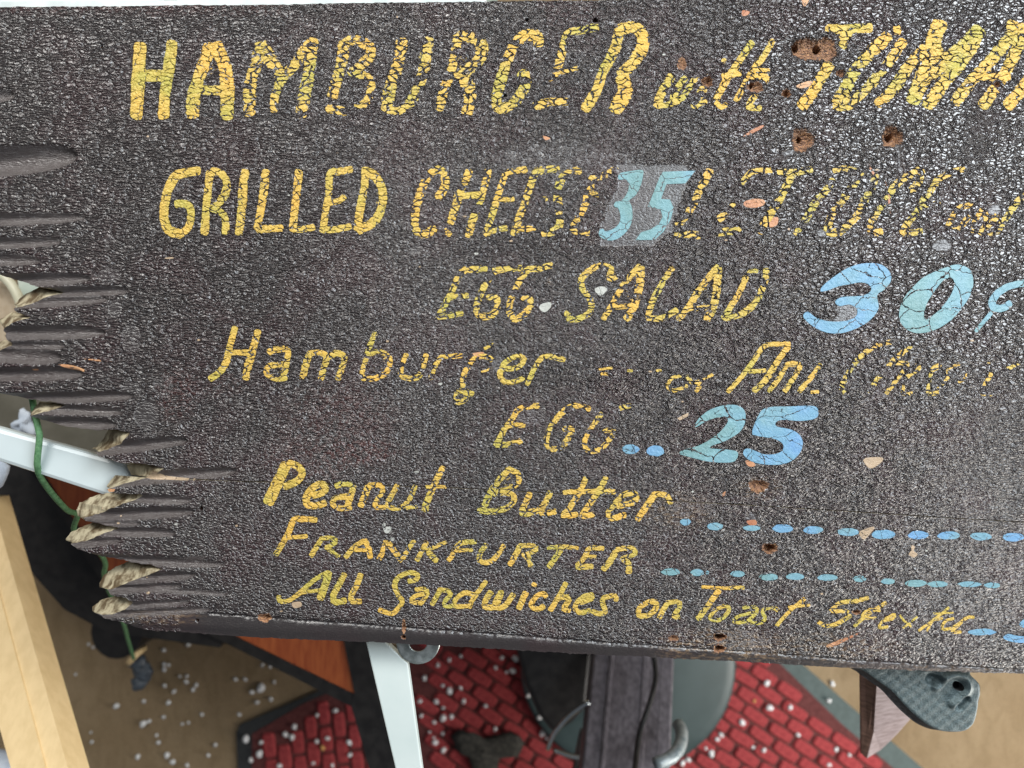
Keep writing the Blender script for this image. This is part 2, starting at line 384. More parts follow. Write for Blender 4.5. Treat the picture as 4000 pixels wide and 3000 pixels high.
# outline of the face with, for each corner, where the chiselled wall meets the back (px shift)
TE = [ # x, y, dx, dy
 (0, 1075, 0, 0), (70, 1096, 0, 0), (136, 1118, 0, 0), (200, 1128, 0, 0), (235, 1139, 0, -2),
 (172, 1157, -14, -29), (108, 1182, -10, -24), (47, 1203, -2, -4), (72, 1222, 6, -6), (120, 1240, -10, -8),
 (68, 1254, -14, -28), (4, 1281, -12, -22), (-4, 1290, 0, 0), (10, 1315, 6, -4), (38, 1338, 0, -4), (34, 1349, -14, -16),
 (-10, 1364, -10, -14), (-70, 1385, 0, 0), (-110, 1440, 0, 0), (-60, 1500, 0, 0), (0, 1536, 0, 0), (90, 1558, 0, 0), (149, 1566, 0, 0), (200, 1570, 0, 0), (262, 1580, 0, -3),
 (190, 1602, -28, -26), (150, 1614, -14, -16), (113, 1625, -2, -4), (149, 1642, 6, -4), (226, 1662, 6, -4), (316, 1675, 4, -4), (393, 1681, 0, -4), (452, 1677, 0, -2), (508, 1690, -2, -6),
 (500, 1703, -60, -26), (467, 1733, -50, -18), (420, 1750, -32, -8), (380, 1766, -18, -10), (357, 1768, -2, -6), (380, 1780, 6, -6), (461, 1805, 6, -6), (542, 1810, 0, -4), (605, 1818, -4, -6),
 (640, 1830, -70, -24), (613, 1847, -100, -22), (542, 1874, -76, -14), (472, 1892, -36, -10), (415, 1914, -3, -4), (450, 1927, 6, -4), (488, 1930, 4, -4), (545, 1930, -30, -6),
 (553, 1938, -90, -10), (515, 1957, -110, -16), (434, 1984, -102, -14), (391, 2005, -72, -16), (345, 2020, -38, -16), (313, 2027, -8, -8), (325, 2038, 6, -4), (374, 2046, 4, -4), (403, 2054, -4, -6),
 (470, 2062, -70, -18), (412, 2081, -60, -20), (336, 2113, -50, -22), (290, 2124, -28, -12), (264, 2129, -3, -5), (325, 2152, 6, -6), (391, 2178, 6, -6), (461, 2190, 4, -6), (521, 2200, 4, -6), (600, 2213, 0, -6), (632, 2222, -10, -8),
 (600, 2238, -80, -30), (542, 2260, -76, -30), (461, 2292, -48, -28), (425, 2308, -30, -20), (393, 2304, -3, -6), (434, 2326, 4, -6), (483, 2334, -6, -6),
 (518, 2350, -50, -16), (488, 2382, -74, -26), (430, 2404, -58, -22), (392, 2406, -26, -14), (368, 2399, -4, -6), (401, 2415, 4, -6), (467, 2428, 4, -6), (515, 2447, 4, -6), (570, 2466, 2, -6),
 (705, 2474, 0, -8), (868, 2486, 0, -8), (1031, 2496, 0, -8), (1200, 2504, 0, -8), (1347, 2510, 0, -8), (1505, 2515, 0, -8), (1705, 2526, 0, -8), (2031, 2545, 0, -8), (2325, 2561, 0, -8),
 (2651, 2577, 0, -8), (2868, 2588, 0, -8), (3234, 2610, 0, -8), (3614, 2626, 0, -8), (4000, 2636, 0, -8), (4700, 2656, 0, -8)]
TOPE = [(4700, -62, 0, 0), (3400, -20, 0, 0), (2600, -4, 0, 0), (2200, 3, 0, 0), (1600, 9, 0, 0), (1000, 18, 0, 0), (500, 23, 0, 0), (0, 29, 0, 0), (-170, 33, 0, 0),
 (-150, 200, 0, 0), (-120, 330, 0, 0), (-160, 420, 0, 0), (-120, 560, 0, 0), (-190, 660, 0, 0), (-110, 780, 0, 0), (-140, 860, 0, 0), (-70, 930, 0, 0), (-120, 960, 0, 0), (-60, 1010, 0, 0), (-90, 1040, 0, 0)]
JOINT = [(600, 1869), (700, 1871), (814, 1874), (900, 1878), (1300, 1890), (1768, 1905), (2100, 1923), (2500, 1949), (2988, 1976), (3700, 2022), (4000, 2040), (4700, 2078)]
iJ = [i for i, p in enumerate(TE) if p[:2] == (542, 1874)][0]
CRK = np.array([(820, 2396), (900, 2402), (1200, 2424), (1551, 2449), (2100, 2489), (2500, 2519), (2988, 2551), (3368, 2581), (3800, 2606), (4300, 2634)], float)
GAP = 1.7
upper = TOPE + TE[:iJ] + [(560, 1866, -40, -8)] + [(x, y - GAP, 0, -2) for x, y in JOINT]
lower = [(4700, 2078 + GAP, 0, 0)] + [(x, y + GAP, 0, 0) for x, y in JOINT[::-1][1:]] + [(560, 1870, -50, -8)] + TE[iJ:]
THICK = 0.022

SIGN = empty('sign_board', (0, 0, ZB))
tag(SIGN, 'weathered dark brown wooden menu board with cracked yellow and blue hand lettering', 'sign')

def jitter_grid(x0, y0, x1, y1, st):
    xs = np.arange(x0, x1, st); ys = np.arange(y0, y1, st)
    X, Y = np.meshgrid(xs, ys); X = X.ravel(); Y = Y.ravel()
    return np.stack([X + rng.uniform(-.2, .2, X.shape) * st, Y + rng.uniform(-.2, .2, Y.shape) * st], 1)
def face_attrs(x, y):
    gz, gs = gouge_field(x, y); hz, hb = hole_field(x, y)
    # long split near the lower edge
    cd = seg_dist(x, y, CRK); z = gz + hz - 11.0 * np.clip(1 - cd / 4.2, 0, 1)
    # top-left lip worn, lower strip slightly rounded over
    yl = np.interp(x, [p[0] for p in TE if p[0] > 560 and p[1] > 2400], [p[1] for p in TE if p[0] > 560 and p[1] > 2400])
    z = z - 14 * sst(y, yl - 55, yl) ** 2
    z = z + 1.6 * np.sin(x / 310.0 + 1) * np.sin(y / 190.0) + 1.2 * np.sin(x / 97.0 + y / 61.0)
    # fine chisel ripples inside the gouges
    z = z + gs * 1.1 * np.sin(y / 5.5 + np.sin(x / 60.0) * 2.0)
    sm = gs.copy()
    for a in [(430, 1075, 42, 30, .6), (450, 1205, 26, 34, .7), (515, 1320, 38, 52, .6), (515, 1520, 40, 28, .6), (575, 1620, 44, 55, .7), (640, 1505, 40, 48, .5),
              (1958, 1422, 38, 26, .6), (2080, 1630, 54, 30, .6), (3215, 905, 26, 16, .9), (3345, 922, 22, 12, .9), (3345, 1208, 74, 34, .9), (3680, 960, 36, 24, .9), (3885, 820, 28, 20, .9),
              (3300, 1260, 120, 16, .8), (3522, 1624, 20, 14, .7), (2938, 2020, 22, 20, .9), (1375, 1465, 18, 12, .7), (2700, 1980, 90, 40, .45), (2900, 2520, 110, 60, .5),
              (1625, 975, 26, 20, .7), (2200, 620, 260, 60, .5), (1230, 500, 90, 30, .3)]:
        sm = np.maximum(sm, blob(x, y, *a[:4]) * a[4])
    for (x0, y0, x1, y1, wd, k) in [(3000, 460, 2810, 650, 12, .62), (2810, 650, 2900, 760, 14, .6), (3100, 590, 3020, 620, 14, .7), (3870, 380, 3800, 620, 80, .42), (60, 1500, 420, 620, 14, .4), (420, 950, 1050, 450, 20, .5),
                                    (2300, 1270, 1900, 1400, 26, .4), (3500, 520, 3520, 700, 14, .6), (3380, 590, 3480, 560, 10, .6), (3300, 500, 3560, 498, 10, .5)]:
        d = seg_dist(x, y, np.array([(x0, y0), (x1, y1)], float)); sm = np.maximum(sm, k * np.clip(1.5 - d / wd, 0, 1))
    sm = np.maximum(sm, inside(np.array([(2420, 640), (2700, 650), (2690, 720), (2650, 800), (2632, 900), (2560, 960), (2350, 962), (2335, 900), (2400, 760)]), x, y) * 0.95)
    # the strip below the split and the far left end are less crazed
    sm = np.maximum(sm, 0.8 * sst(y - np.interp(x, CRK[:, 0], CRK[:, 1]), -14, 6) * (x > 700))
    sm = np.maximum(sm, 0.45 * sst(y, 1950, 2350) * sst(-x, -1150, -650))
    pe = sst(x, 2150, 3000) * (1 - 0.55 * sst(y, 1500, 2300))
    pe = np.maximum(pe, 0.5 * sst(x, 850, 1500) * (1 - sst(y, 350, 700)))
    pe = np.maximum(pe, 0.6 * np.exp(-((y - 930) / 90.0) ** 2) * sst(x, 1500, 2300))
    pe = np.maximum(pe, 0.9 * np.exp(-((y - 1480) / 90.0) ** 2) * np.exp(-((x - 2520) / 380.0) ** 2))
    wr = (1 - sst(x, 900, 2100)) * (1 - 0.8 * sst(y, 1300, 2100))
    wr = np.maximum(wr, 0.85 * sst(x, 3350, 3900) * sst(y, 1350, 1700) * (1 - sst(y, 2300, 2600)))
    pe = pe * (1 - 0.6 * sst(x, 3350, 3900) * sst(y, 1350, 1700))
    red = np.maximum(0.9 * blob(x, y, 1395, 1765, 110, 34, .8), 0.5 * blob(x, y, 1230, 1790, 120, 60, 1.0))
    red = np.maximum(red, 0.55 * blob(x, y, 690, 1540, 55, 70, .9)); red = np.maximum(red, 0.45 * blob(x, y, 1330, 1620, 130, 70, 1.2))
    red = np.maximum(red, 0.6 * np.clip(1 - (y - 25) / 45.0, 0, 1) * (x < 1100)); red = np.maximum(red, 0.35 * blob(x, y, 880, 1500, 60, 30, 1))
    thin = np.maximum(0.8 * blob(x, y, 2830, 2540, 170, 60, .8), 0.55 * blob(x, y, 2640, 1990, 100, 50, .8))
    thin = np.maximum(thin, 0.5 * blob(x, y, 640, 2415, 90, 20, 1)); thin = np.maximum(thin, .55 * blob(x, y, 3250, 2530, 160, 40, 1)); thin = np.maximum(thin, .4 * blob(x, y, 3600, 2615, 300, 14, 1))
    thin = np.maximum(thin, 0.5 * blob(x, y, 2962, 1905, 60, 30, .8)); thin = np.maximum(thin, 0.55 * blob(x, y, 2150, 1100, 10, 10, .8))
    return z, dict(calm=np.clip(sst(y, 1650, 2250) * (0.4 + 0.6 * sst(-x, -3000, -1500)) + 0.5 * sst(-x, -700, -200), 0, 1), gouge=gs, smooth=np.clip(sm, 0, 1), pebble=np.clip(pe, 0, 1), wrinkle=np.clip(wr, 0, 1), bare=hb, red=red, thin=thin)

def build_plank(poly):
    o = np.array(poly, float)
    # resample the outline so that it is a little uneven
    pts = []; sh = []
    n = len(o)
    for i in range(n):
        a, b = o[i], o[(i + 1) % n]; L = np.hypot(*(b[:2] - a[:2])); k = max(1, int(L / 12))
        for j in range(k):
            q = a + (b - a) * j / k
            amp = 1.2 if j else 0
            if abs(a[3]) <= 2 and abs(b[3]) <= 2 and (a[1] > 1800): amp = 0.25
            pts.append(q[:2] + rng.normal(0, amp, 2)); sh.append(q[2:])
    pts = np.array(pts); sh = np.array(sh); nb = len(pts)
    y0, y1 = pts[:, 1].min(), pts[:, 1].max()
    g = [jitter_grid(-180, y0, 4700, y1, 17)]
    g.append(jitter_grid(-150, max(y0, 1030), 950, min(y1, 2480), 7) if y1 > 1040 else np.zeros((0, 2)))
    if y0 < 900: g.append(jitter_grid(-150, 340, 360, 1030, 8))
    for (hx, hy, rx, ry, dp, bf) in HOLE:
        if y0 < hy < y1:
            st = max(2.2, min(rx, ry) / 5.5); g.append(jitter_grid(hx - rx * 1.5, hy - ry * 1.5, hx + rx * 1.5, hy + ry * 1.5, st))
    cc = catmull(CRK, 16)
    if y1 > 2400:
        for off in (-4.4, 0, 4.4): g.append(cc + np.array([0, off]))
    g = np.concatenate(g)
    ok = inside(pts, g[:, 0], g[:, 1]); g = g[ok]
    ok = seg_dist(g[:, 0], g[:, 1], pts, True) > 2.5; g = g[ok]
    allp = np.concatenate([pts, g])
    vo, eo, fo, ov, oe, of = delaunay_2d_cdt([Vector(p) for p in allp], [], [list(range(nb))], 1, 1e-3)
    vo = np.array([tuple(v) for v in vo]); x, y = vo[:, 0], vo[:, 1]
    z, at = face_attrs(x, y)
    top = np.stack([(x - 2000) * S, -(y - 1500) * S, z * S], 1)
    tri = [list(f) for f in fo]
    # orientation up
    a, b, c = top[tri[0][0]], top[tri[0][1]], top[tri[0][2]]
    if np.cross(b - a, c - a)[2] < 0: tri = [f[::-1] for f in tri]
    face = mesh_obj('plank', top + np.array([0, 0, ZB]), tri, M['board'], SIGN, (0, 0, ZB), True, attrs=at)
    # sides, as a sub-part of raw chiselled wood: front outline down to the back outline
    zt, _ = face_attrs(pts[:, 0], pts[:, 1])
    va = []; fa = []; fm = []
    Dbk = DB + THICK
    R = 5
    for i in range(nb):
        s0 = Vector(((pts[i, 0] - 2000) * S, -(pts[i, 1] - 1500) * S, ZB + zt[i] * S))
        s1 = P(pts[i, 0] + sh[i, 0] * 1.2, pts[i, 1] + sh[i, 1] * (1.3 + 0.25 * (pts[i, 1] > 1900)), Dbk)
        if abs(sh[i, 0]) + abs(sh[i, 1]) < 9: s1 = Vector((s0.x, s0.y, ZB - THICK))
        for k in range(R):
            u = k / (R - 1); q = s0.lerp(s1, u)
            bulge = math.sin(u * math.pi) * 0.0006
            q += Vector((rng.normal(0, .00018), rng.normal(0, .00018) + bulge * (1 if abs(sh[i, 1]) > 9 else 0), 0)) if 0 < k < R - 1 else Vector()
            va.append(q)
    for i in range(nb):
        j = (i + 1) % nb
        for k in range(R - 1):
            fa.append((i * R + k, i * R + k + 1, j * R + k + 1, j * R + k)); fm.append(0)
    side = mesh_obj('cut_edge', va, fa, [M['cutwood'], M['underside']], face, (0, 0, ZB), True)
    side.location = (0, 0, 0)
    # back
    bk = [tuple(v) for v in (va[i * R + R - 1] for i in range(nb))]
    vo2 = delaunay_2d_cdt([Vector((v[0] / S, v[1] / S)) for v in bk], [], [list(range(nb))], 1, 1e-4)
    b2 = mesh_obj('back_face', [(v[0] * S, v[1] * S, ZB - THICK) for v in vo2[0]], [list(f) for f in vo2[2]], M['underside'], face, (0, 0, ZB))
    b2.location = (0, 0, 0)
    return face
build_plank(upper)
build_plank(lower)

# ------------------------------------------------------------------ lettering
LAY = [0.0]
def letter_mesh(name, verts2, faces, edgefn, wear, mat, zoff):
    vo, eo, fo, a, b, c = delaunay_2d_cdt([Vector(p) for p in verts2], [], faces, 1, 1e-3)
    v = np.array([tuple(q) for q in vo]); x, y = v[:, 0], v[:, 1]
    e = edgefn(x, y)
    gz, gs = gouge_field(x, y); hz, hb = hole_field(x, y)
    e = np.where((hb > 0.25), -1.0, e)
    sway = 1.6 * np.sin(x / 310.0 + 1) * np.sin(y / 190.0) + 1.2 * np.sin(x / 97.0 + y / 61.0)
    pz = (gz + sway) * S + zoff
    p3 = np.stack([(x - 2000) * S, -(y - 1500) * S, ZB + pz], 1)
    tri = [list(f) for f in fo if len(f) == 3]
    if not tri: return None
    t0 = p3[tri[0]]
    if np.cross(t0[1] - t0[0], t0[2] - t0[0])[2] < 0: tri = [f[::-1] for f in tri]
    o = mesh_obj(name, p3, tri, mat, SIGN, (0, 0, ZB), True, attrs=dict(edge=e, wear=np.full(len(v), wear)))
    return o

def strokes(zf, sc, parts, wear, name='painted_letter', mat='yellow'):
    """parts: list of (width, [points]) in zoom coordinates"""
    verts = []; faces = []; cl = []
    for w0, pts in parts:
        w0 = w0 / sc * 0.5 * 1.16
        pp = catmull([zf(*p) for p in pts], 8.0)
        if len(pp) == 1: pp = np.array([pp[0] - (w0 * .3, 0), pp[0] + (w0 * .3, 0)])
        pp = pp + rng.normal(0, 0.5, pp.shape)
        n = len(pp); tan = np.gradient(pp, axis=0); tan /= np.linalg.norm(tan, axis=1)[:, None] + 1e-9
        nor = np.stack([-tan[:, 1], tan[:, 0]], 1)
        cum = np.concatenate([[0], np.cumsum(np.linalg.norm(np.diff(pp, axis=0), axis=1))]); Lt = cum[-1]
        wv = w0 * (1 + 0.10 * np.sin(cum / 37.0 + pts[0][0]))
        # round caps by added samples
        base = len(verts); rows = []
        cap0 = [(-math.cos(a) * w0 * .55, math.sin(a)) for a in (0.35, 0.9)]
        for off, k in cap0: rows.append((pp[0] + tan[0] * off, nor[0], wv[0] * k))
        for i in range(n): rows.append((pp[i], nor[i], wv[i]))
        for off, k in cap0[::-1]: rows.append((pp[-1] - tan[-1] * off, nor[-1], wv[-1] * k))
        for (q, nn, ww) in rows: verts += [tuple(q - nn * ww), tuple(q), tuple(q + nn * ww)]
        for i in range(len(rows) - 1):
            a = base + i * 3
            faces += [[a, a + 1, a + 4, a + 3], [a + 1, a + 2, a + 5, a + 4]]
        ext0 = pp[0] - tan[0] * 0; cl.append((pp, w0))
    def ef(x, y):
        e = np.full(x.shape, -1.0)
        for pp, w0 in cl: e = np.maximum(e, 1 - seg_dist(x, y, pp) / w0)
        return np.clip(e, 0, 1)
    LAY[0] += 1
    return letter_mesh(name, verts, faces, ef, wear, M[mat], 0.00025 + 0.000012 * (LAY[0] % 7))

def shape(zf, pts, wear, name, mat, smooth=True, hole=None, zo=0.00030, edge_w=7.0):
    pp = catmull([zf(*p) for p in pts], 7.0, True) if smooth else np.array([zf(*p) for p in pts])
    hp = catmull([zf(*p) for p in hole], 7.0, True) if hole else None
    x0, y0 = pp.min(0); x1, y1 = pp.max(0); st = max(4.0, min(9.0, (y1 - y0) / 5))
    g = jitter_grid(x0, y0, x1, y1, st)
    g = g[inside(pp, g[:, 0], g[:, 1])]
    if len(g): g = g[seg_dist(g[:, 0], g[:, 1], pp, True) > 2.0]
    nb = len(pp); verts = [tuple(p) for p in pp] + [tuple(p) for p in g]
    if hp is not None: verts += [tuple(p) for p in hp]
    def ef(x, y):
        d = seg_dist(x, y, pp, True); e = np.clip(d / edge_w, 0, 1)
        if hp is not None:
            dh = seg_dist(x, y, hp, True); e = np.where(inside(hp, x, y), 0, np.minimum(e, np.clip(dh / edge_w, 0, 1)))
            e = np.where(inside(hp, x, y) & (dh > 3), -1, e)
        return e
    LAY[0] += 1
    return letter_mesh(name, verts, [list(range(nb))], ef, wear, M[mat], zo + 0.00001 * (LAY[0] % 5))

def oval(cx, cy, rx, ry, seed=0, n=14):
    r = random.Random(seed)
    return [(cx + rx * (1 + r.uniform(-.10, .10)) * math.cos(2 * math.pi * k / n), cy + ry * (1 + r.uniform(-.10, .10)) * math.sin(2 * math.pi * k / n)) for k in range(n)]

A = 1.8433; T1 = 1.41; T2 = 1.0575
LET = [
 # HAMBURGER
 (zA, A, .02, [(92, [(274, 240), (264, 400), (255, 560), (246, 740)]), (80, [(502, 220), (478, 400), (455, 560), (442, 745)]), (80, [(290, 455), (440, 452)])]),
 (zA, A, .16, [(92, [(775, 240), (712, 420), (662, 590), (650, 735)]), (95, [(820, 235), (885, 400), (900, 570), (895, 745)]), (66, [(690, 560), (860, 560)])]),
 (zA, A, .42, [(85, [(1140, 235), (1105, 380), (1060, 540), (1060, 720)]), (90, [(1150, 235), (1210, 340), (1290, 470)]), (75, [(1290, 470), (1380, 380), (1440, 290), (1510, 205)]), (85, [(1510, 205), (1490, 400), (1460, 560), (1430, 735)]), (60, [(1290, 470), (1240, 600), (1235, 700)])]),
 (zA, A, .5, [(78, [(1735, 225), (1730, 320), (1700, 440), (1655, 600)]), (72, [(1745, 205), (1835, 198), (1920, 245), (1925, 310), (1865, 375), (1790, 435)]), (62, [(1830, 430), (1920, 480), (1935, 560), (1890, 650), (1780, 705), (1620, 690)])]),
 (zU, A, .5, [(82, [(128, 205), (112, 330), (80, 440), (40, 560), (20, 690)]), (78, [(320, 195), (300, 300), (280, 440), (245, 540), (190, 650)]), (52, [(20, 690), (110, 705), (200, 650)])]),
 (zU, A, .48, [(66, [(530, 180), (512, 300), (482, 430), (430, 560), (400, 690)]), (80, [(545, 172), (640, 178), (705, 240), (690, 330), (620, 400), (540, 470)]), (88, [(580, 480), (620, 570), (600, 715)])]),
 (zU, A, .33, [(76, [(1112, 225), (1105, 170), (1010, 165), (940, 230), (890, 340), (850, 460), (812, 600), (820, 685), (880, 680), (960, 625)]), (78, [(995, 435), (1020, 480), (1000, 560), (960, 615)])]),
 (zU, A, .52, [(58, [(1535, 98), (1440, 125), (1330, 145), (1300, 220), (1270, 330), (1240, 430), (1185, 475)]), (28, [(1270, 435), (1390, 400)]), (58, [(1095, 672), (1200, 642), (1320, 640)])]),
 (zU, A, .22, [(72, [(1690, 135), (1668, 250), (1630, 330), (1570, 440), (1530, 560), (1450, 690)]), (84, [(1700, 125), (1780, 105), (1855, 145), (1862, 240), (1800, 350), (1710, 440)]), (100, [(1715, 470), (1735, 560), (1700, 640), (1665, 695)])]),
 # with
 (zW, T1, .3, [(48, [(312, 350), (285, 400), (255, 450), (236, 510)]), (30, [(236, 515), (290, 508), (350, 490)]), (36, [(388, 360), (345, 420), (315, 495)]), (28, [(315, 495), (370, 470)]), (34, [(456, 350), (415, 405), (375, 470)])]),
 (zW, T1, .4, [(44, [(515, 355), (485, 425), (440, 515)]), (24, [(440, 518), (505, 488)]), (30, [(607, 262), (600, 268)])]),
 (zW, T1, .22, [(38, [(757, 165), (705, 240), (650, 320), (600, 400), (562, 470)]), (34, [(600, 350), (692, 332)]), (26, [(560, 495), (590, 520), (615, 505)])]),
 (zW, T1, .25, [(34, [(872, 155), (822, 240), (768, 310), (715, 400), (672, 480)]), (34, [(745, 350), (835, 352), (825, 385), (770, 460), (742, 518), (802, 525)]), (20, [(760, 315), (850, 315)])]),
 # TOMA
 (zT, T1, .22, [(52, [(190, 90), (300, 88), (420, 82)]), (60, [(300, 100), (235, 225), (170, 330), (110, 430), (45, 515)])]),
 (zT, T1, .33, [(66, [(515, 130), (430, 215), (345, 310), (285, 420), (245, 505), (310, 500)]), (56, [(600, 160), (540, 250), (470, 340), (410, 410), (330, 480)]), (56, [(575, 95), (565, 97)])]),
 (zT, T1, .28, [(62, [(720, 200), (630, 300), (550, 420), (470, 500)]), (84, [(800, 65), (770, 160), (780, 240), (720, 340), (660, 480)]), (80, [(1020, 100), (940, 180), (860, 250), (760, 330)]), (66, [(1000, 150), (920, 280), (840, 370), (740, 510)])]),
 (zT, T1, .25, [(62, [(1230, 80), (1130, 210), (1060, 290), (975, 380), (890, 490)]), (62, [(1250, 150), (1190, 280), (1120, 400), (1040, 510)]), (42, [(1040, 358), (1180, 355)])]),
 (zT, T1, .22, [(66, [(1420, 200), (1340, 300), (1270, 400), (1180, 510)]), (60, [(1190, 70), (1300, 90), (1500, 80)])]),
 # GRILLED
 (zA, A, .04, [(66, [(690, 1138), (600, 1152), (530, 1175), (480, 1260), (452, 1370), (446, 1480), (480, 1565), (560, 1592)]), (54, [(535, 1377), (600, 1377), (635, 1410), (640, 1470), (615, 1550), (560, 1592)])]),
 (zA, A, .18, [(56, [(775, 1155), (762, 1280), (750, 1400), (738, 1585)]), (54, [(790, 1142), (850, 1152), (895, 1220), (888, 1300), (835, 1375)]), (50, [(790, 1410), (860, 1440), (888, 1500), (885, 1585)])]),
 (zA, A, .15, [(62, [(1030, 1145), (1015, 1250), (1005, 1400), (985, 1585)])]),
 (zA, A, .18, [(56, [(1175, 1145), (1165, 1260), (1140, 1430), (1118, 1550)]), (52, [(1120, 1560), (1200, 1555), (1290, 1553)])]),
 (zA, A, .12, [(56, [(1415, 1145), (1400, 1300), (1385, 1430), (1375, 1560)]), (48, [(1380, 1560), (1440, 1562), (1520, 1545)])]),
 (zA, A, .1, [(50, [(1790, 1127), (1700, 1145), (1640, 1160), (1630, 1300), (1605, 1450), (1590, 1570)]), (42, [(1620, 1372), (1690, 1360), (1740, 1328)]), (48, [(1600, 1565), (1680, 1560), (1780, 1540)])]),
 (zA, A, .08, [(56, [(1895, 1125), (1888, 1250), (1860, 1400), (1835, 1560)]), (62, [(1905, 1140), (1970, 1185), (2018, 1280), (2010, 1400), (1960, 1500), (1850, 1565)])]),
 # CHEESE
 (zU, A, .36, [(58, [(390, 1325), (440, 1245), (430, 1150), (370, 1132), (310, 1190), (270, 1280), (240, 1370), (222, 1490), (232, 1565), (290, 1597), (360, 1555)])]),
 (zU, A, .36, [(58, [(615, 1142), (580, 1210), (540, 1310), (510, 1410), (480, 1510)]), (52, [(750, 1142), (725, 1240), (690, 1360), (640, 1490), (610, 1605)]), (44, [(540, 1320), (700, 1310)]), (38, [(440, 1565), (472, 1600)])]),
 (zU, A, .34, [(46, [(1020, 1127), (930, 1140), (880, 1155), (850, 1230), (815, 1340), (780, 1450), (742, 1560)]), (34, [(830, 1345), (930, 1345)]), (42, [(730, 1592), (800, 1562), (880, 1550)])]),
 (zU, A, .45, [(52, [(1250, 1127), (1150, 1132), (1090, 1152), (1060, 1230), (1020, 1350), (970, 1480), (935, 1590)]), (34, [(1040, 1332), (1170, 1340)]), (42, [(950, 1562), (1090, 1550)])]),
 (zU, A, .5, [(58, [(1410, 1132), (1310, 1162), (1270, 1215), (1250, 1290), (1255, 1370), (1270, 1470), (1245, 1560), (1150, 1590)])]),
 (zU, A, .56, [(50, [(1670, 1122), (1590, 1170), (1500, 1195), (1480, 1300), (1440, 1400), (1400, 1480), (1360, 1560), (1480, 1580)]), (52, [(1450, 1332), (1530, 1312)])]),
 # LETTUCE and
 (zL, T1, .6, [(42, [(385, 168), (350, 230), (320, 290), (295, 350), (255, 410), (210, 460)]), (40, [(200, 520), (250, 515), (325, 520)])]),
 (zL, T1, .55, [(32, [(725, 162), (620, 170), (580, 205), (550, 250)]), (40, [(508, 345), (465, 405), (440, 430)]), (42, [(420, 510), (480, 500), (550, 497)])]),
 (zL, T1, .45, [(38, [(765, 172), (840, 175), (940, 160)]), (42, [(838, 190), (800, 260), (758, 340), (712, 410), (660, 500)])]),
 (zL, T1, .66, [(34, [(1070, 168), (1130, 152), (1200, 172)]), (40, [(1060, 220), (1010, 290), (960, 350), (930, 400), (900, 450), (860, 510)])]),
 (zC, T1, .68, [(42, [(365, 180), (330, 240), (290, 300), (240, 360), (200, 430), (190, 500), (260, 500)]), (42, [(450, 190), (430, 260), (390, 330), (360, 400), (270, 490)])]),
 (zC, T1, .6, [(40, [(690, 162), (600, 210), (550, 260), (500, 330), (460, 390), (430, 450), (430, 505), (480, 500)]), (44, [(700, 165), (690, 220), (650, 275)])]),
 (zC, T1, .5, [(36, [(935, 155), (860, 178), (800, 210), (760, 270), (710, 330), (680, 390), (640, 440), (600, 505), (700, 500)]), (30, [(715, 355), (800, 345)])]),
 (zC, T1, .62, [(32, [(985, 352), (910, 372), (870, 430), (850, 490), (910, 485), (960, 420)])]),
 (zC, T1, .6, [(30, [(1040, 380), (1000, 440), (990, 500)]), (30, [(1050, 390), (1065, 440), (1030, 510)])]),
 (zC, T1, .58, [(36, [(1300, 270), (1230, 340), (1160, 440), (1110, 510), (1065, 480), (1120, 415)])]),
 # EGG SALAD
 (zE, A, .42, [(46, [(735, 275), (650, 280), (585, 285), (540, 325), (490, 440), (440, 530), (392, 620)]), (40, [(480, 482), (600, 470)]), (44, [(392, 620), (480, 612), (560, 595)])]),
 (zE, A, .42, [(48, [(985, 270), (880, 277), (800, 292), (755, 345), (710, 430), (668, 530), (672, 598), (730, 622), (790, 600), (818, 540), (810, 485), (750, 487)])]),
 (zE, A, .45, [(46, [(1205, 250), (1120, 275), (1040, 285), (985, 350), (940, 440), (905, 530), (910, 605), (950, 640), (1020, 590), (1055, 550), (1050, 492), (990, 482)])]),
 (zE, A, .42, [(44, [(1668, 335), (1622, 345), (1635, 275), (1560, 255), (1480, 292), (1422, 350), (1435, 430), (1490, 510), (1480, 590), (1400, 638), (1330, 635), (1322, 590)])]),
 (zE, A, .34, [(42, [(1840, 255), (1770, 335), (1700, 430), (1640, 540), (1580, 635)]), (56, [(1848, 270), (1840, 400), (1800, 540), (1750, 635)]), (38, [(1670, 552), (1820, 542)])]),
 (zE, A, .4, [(42, [(2078, 272), (2030, 335), (1980, 420), (1930, 520), (1900, 620)]), (44, [(1900, 630), (2000, 632), (2105, 575)])]),
 (z0, 1, .36, [(25, [(2800, 1043), (2762, 1092), (2720, 1150), (2682, 1210), (2650, 1246)]), (30, [(2806, 1050), (2800, 1130), (2786, 1200), (2762, 1246)]), (20, [(2692, 1206), (2790, 1200)])]),
 (z3, A, .28, [(46, [(355, 285), (345, 370), (295, 490), (200, 590), (70, 632)]), (44, [(210, 340), (160, 450), (100, 550), (50, 630)]), (28, [(220, 295), (290, 290)])]),
 # Hamburger
 (zH, T2, .14, [(27, [(230, 138), (208, 220), (192, 285), (165, 322), (130, 348)]), (30, [(325, 153), (305, 230), (287, 290), (275, 345)]), (24, [(205, 240), (290, 240)])]),
 (zH, T2, .25, [(25, [(372, 238), (405, 227), (448, 232), (442, 290), (428, 345)]), (23, [(440, 288), (375, 295), (360, 322), (395, 348), (440, 348)])]),
 (zH, T2, .25, [(27, [(540, 242), (520, 300), (510, 342)]), (25, [(545, 242), (590, 242), (608, 265), (595, 310), (585, 348)]), (25, [(610, 262), (650, 242), (682, 260), (670, 310), (655, 348)])]),
 (zH, T2, .36, [(21, [(810, 158), (785, 220), (765, 290), (750, 342)]), (23, [(775, 248), (830, 238), (870, 265), (858, 318), (810, 346), (757, 345)])]),
 (zH, T2, .42, [(22, [(940, 250), (920, 290), (917, 332), (950, 347), (990, 338), (1010, 290), (1020, 250)])]),
